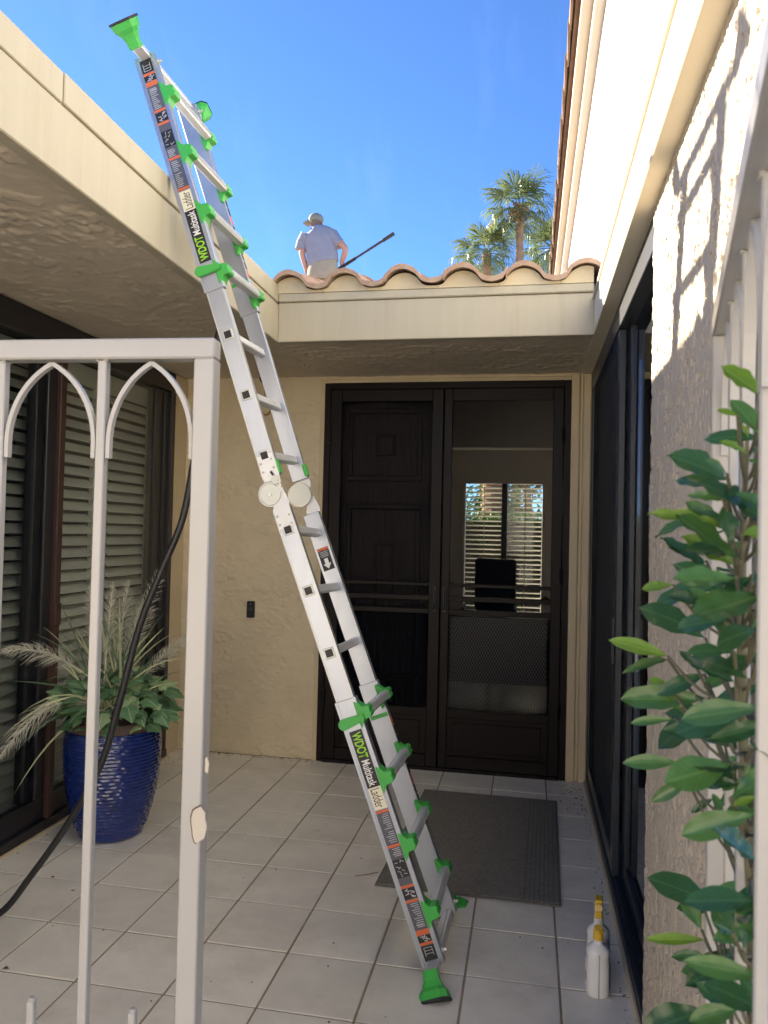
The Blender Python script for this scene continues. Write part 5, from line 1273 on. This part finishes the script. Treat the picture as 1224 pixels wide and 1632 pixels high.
# ------------------------------------------------------------------ palms behind the roof
def frond_mesh(m, seed, nb=26):
    r = random.Random(seed); b = MB()
    b.tube([(0, 0, 0), (.28, 0, .03), (.52, 0, 0.0)], [.016, .012, .009], 5)
    for k in range(nb):
        a = -1.75+3.5*k/(nb-1); L = (.50+.08*math.cos(a))*r.uniform(.88, 1.08); dx, dy = math.cos(a), math.sin(a); w = .021
        p0 = Vector((.50, 0, 0)); fold = .10*abs(math.sin(a*2)); z1 = r.uniform(-.03, .06); dr_ = r.uniform(.14, .34)
        p1 = p0+Vector((dx*L*.6, dy*L*.6, z1-.03)); p2 = p0+Vector((dx*L*.92, dy*L*.92, z1-dr_*.55)); p3 = p0+Vector((dx*L*1.0, dy*L*1.0, z1-dr_*1.3)); s = Vector((-dy, dx, 0.25))*w
        v_ = [b.bm.verts.new(q) for q in (p0, p1+s*.9, p1-s*.9, p2+s*.5, p2-s*.5, p3)]
        b.bm.faces.new((v_[0], v_[2], v_[1])); b.bm.faces.new((v_[1], v_[2], v_[4], v_[3])); b.bm.faces.new((v_[3], v_[4], v_[5]))
    return b.mesh('frond', m)
fronds = [frond_mesh(m_frond, k) for k in range(4)]; frond_y = frond_mesh(m_frond_y, 8)
def palm(name, crown, base, r0, R, nf, label, seed, yellow=False, thatch=True):
    r = random.Random(seed); crown, base = Vector(crown), Vector(base)
    t = thing('palm_tree', base, label, 'palm tree', 'palm trees beyond the roof')
    b = MB(); n = 60; pts, rad = [], []
    for i in range(n+1):
        q = i/n; pts.append(base.lerp(crown, q)+Vector((.10*math.sin(q*3), 0, 0))*(1-q)); rad.append(r0*(1.25-.25*q)*(1.0+(.09 if i % 2 else -.03)))
    b.tube(pts, rad, 12); b.build('trunk', m_trunk, t)
    if thatch:
        b = MB()
        for k in range(120):
            a = r.uniform(0, 6.28); h = r.uniform(-.85, .15)*R*.42; rr_ = r0*(1.1+.9*math.sin(math.pi*min(1, (h+.85*R*.42)/(R*.42))))
            c = crown+Vector((math.cos(a)*r0*.8, math.sin(a)*r0*.8, h)); e = crown+Vector((math.cos(a)*rr_*1.7, math.sin(a)*rr_*1.7, h+.16*R*r.uniform(-.4, 1)))
            b.bar(c, e, (-math.sin(a), math.cos(a), .3), .10*R*.4, .02)
        b.build('thatch', m_skirt, t)
    for k in range(nf):
        q = k/nf; el = math.radians(82-128*q+r.uniform(-9, 9)); a = k*2.39996+r.uniform(-.25, .25)
        X = Vector((math.cos(a)*math.cos(el), math.sin(a)*math.cos(el), math.sin(el)-0.05))
        L = R*r.uniform(.88, 1.08)*(1 if q > .15 else .85)
        place_leaf(t, frond_y if (yellow and k < 3) else r.choice(fronds), crown+Vector((0, 0, .04*R)), crown+X.normalized()*L, Vector((0, 0, 1)) if abs(el) < 1.25 else Vector((math.sin(a), math.cos(a), .2)), .82, 'frond')
    return t
c1 = pY(829, 334, 40); palm('p', c1, (pY(829, 420, 40).x, 40, -.05), 0.19, 2.05, 26, 'tall fan palm with bare trunk and brown thatch against the sky', 3)
c2 = pY(776, 404, 40.5); palm('p', c2, (c2.x+.1, 40.5, -.05), 0.24, 1.85, 28, 'shorter bushy fan palm with a yellow top, left of the tall palm', 4, yellow=True, thatch=False)
c3 = pY(882, 398, 43); palm('p', c3, (c3.x, 43, -.05), 0.22, 2.0, 30, 'fan palm mostly hidden behind the right roof edge', 6, thatch=False)

# ------------------------------------------------------------------ garden seen through the far window
hd = thing('hedge', (-0.5, 14, 0), 'clipped green hedge outside the far window', 'hedge')
b = MB(); rh = random.Random(9)
b.box(-3.4, 2.4, 13.75, 14.3, -0.04, 1.72); b.build('core', m_soil, hd)
b = MB()
for k in range(9000):
    x = rh.uniform(-3.5, 2.5); f = rh.random()
    if f < .6: p = Vector((x, 13.74+rh.uniform(-.14, .03), rh.uniform(0, 1.8)))
    else: p = Vector((x, rh.uniform(13.65, 14.4), 1.74+rh.uniform(-.05, .14)))
    n1 = Vector((rh.uniform(-1, 1), rh.uniform(-1, 1), rh.uniform(-1, 1))).normalized(); s1 = n1.orthogonal().normalized()*.028; s2 = n1.cross(s1).normalized()*.018
    b.quad([p-s1, p+s2, p+s1, p-s2])
tag(b.build('foliage', m_hedge, hd), kind='stuff')
c4 = pY(786, 800, 15.5); palm('p', (c4.x, 15.5, 4.4), (c4.x, 15.5, -.05), 0.24, 1.5, 22, 'short thick palm trunk outside the far window', 14, thatch=False)
tr = thing('garden_tree', (pY(845, 800, 16).x, 16, -.05), 'dark leafy tree outside the right half of the far window', 'tree')
tb = Vector((pY(845, 800, 16).x, 16, -.05))
b = MB(); b.tube([tb, tb+Vector((.05, 0, 1.4)), tb+Vector((-.1, 0, 2.6)), tb+Vector((.1, .1, 3.6))], [.13, .10, .08, .04], 8)
for k in range(6): b.tube([tb+Vector((0, 0, 1.5+.3*k)), tb+Vector((.9*math.cos(k*2.2), .9*math.sin(k*2.2), 2.3+.3*k))], [.05, .02], 6)
b.build('trunk', m_trunk, tr)
b = MB()
for k in range(6000):
    cc = k % 14; cr = random.Random(cc*7+1); ctr = tb+Vector((cr.uniform(-1.1, 1.1), cr.uniform(-.9, .9), cr.uniform(1.9, 3.9)))
    p = ctr+Vector((rh.gauss(0, .28), rh.gauss(0, .28), rh.gauss(0, .24))); n1 = Vector((rh.uniform(-1, 1), rh.uniform(-1, 1), rh.uniform(-1, 1))).normalized(); s1 = n1.orthogonal().normalized()*.05; s2 = n1.cross(s1).normalized()*.025
    b.quad([p-s1, p+s2, p+s1, p-s2])
b.build('crown', m_hedge, tr)
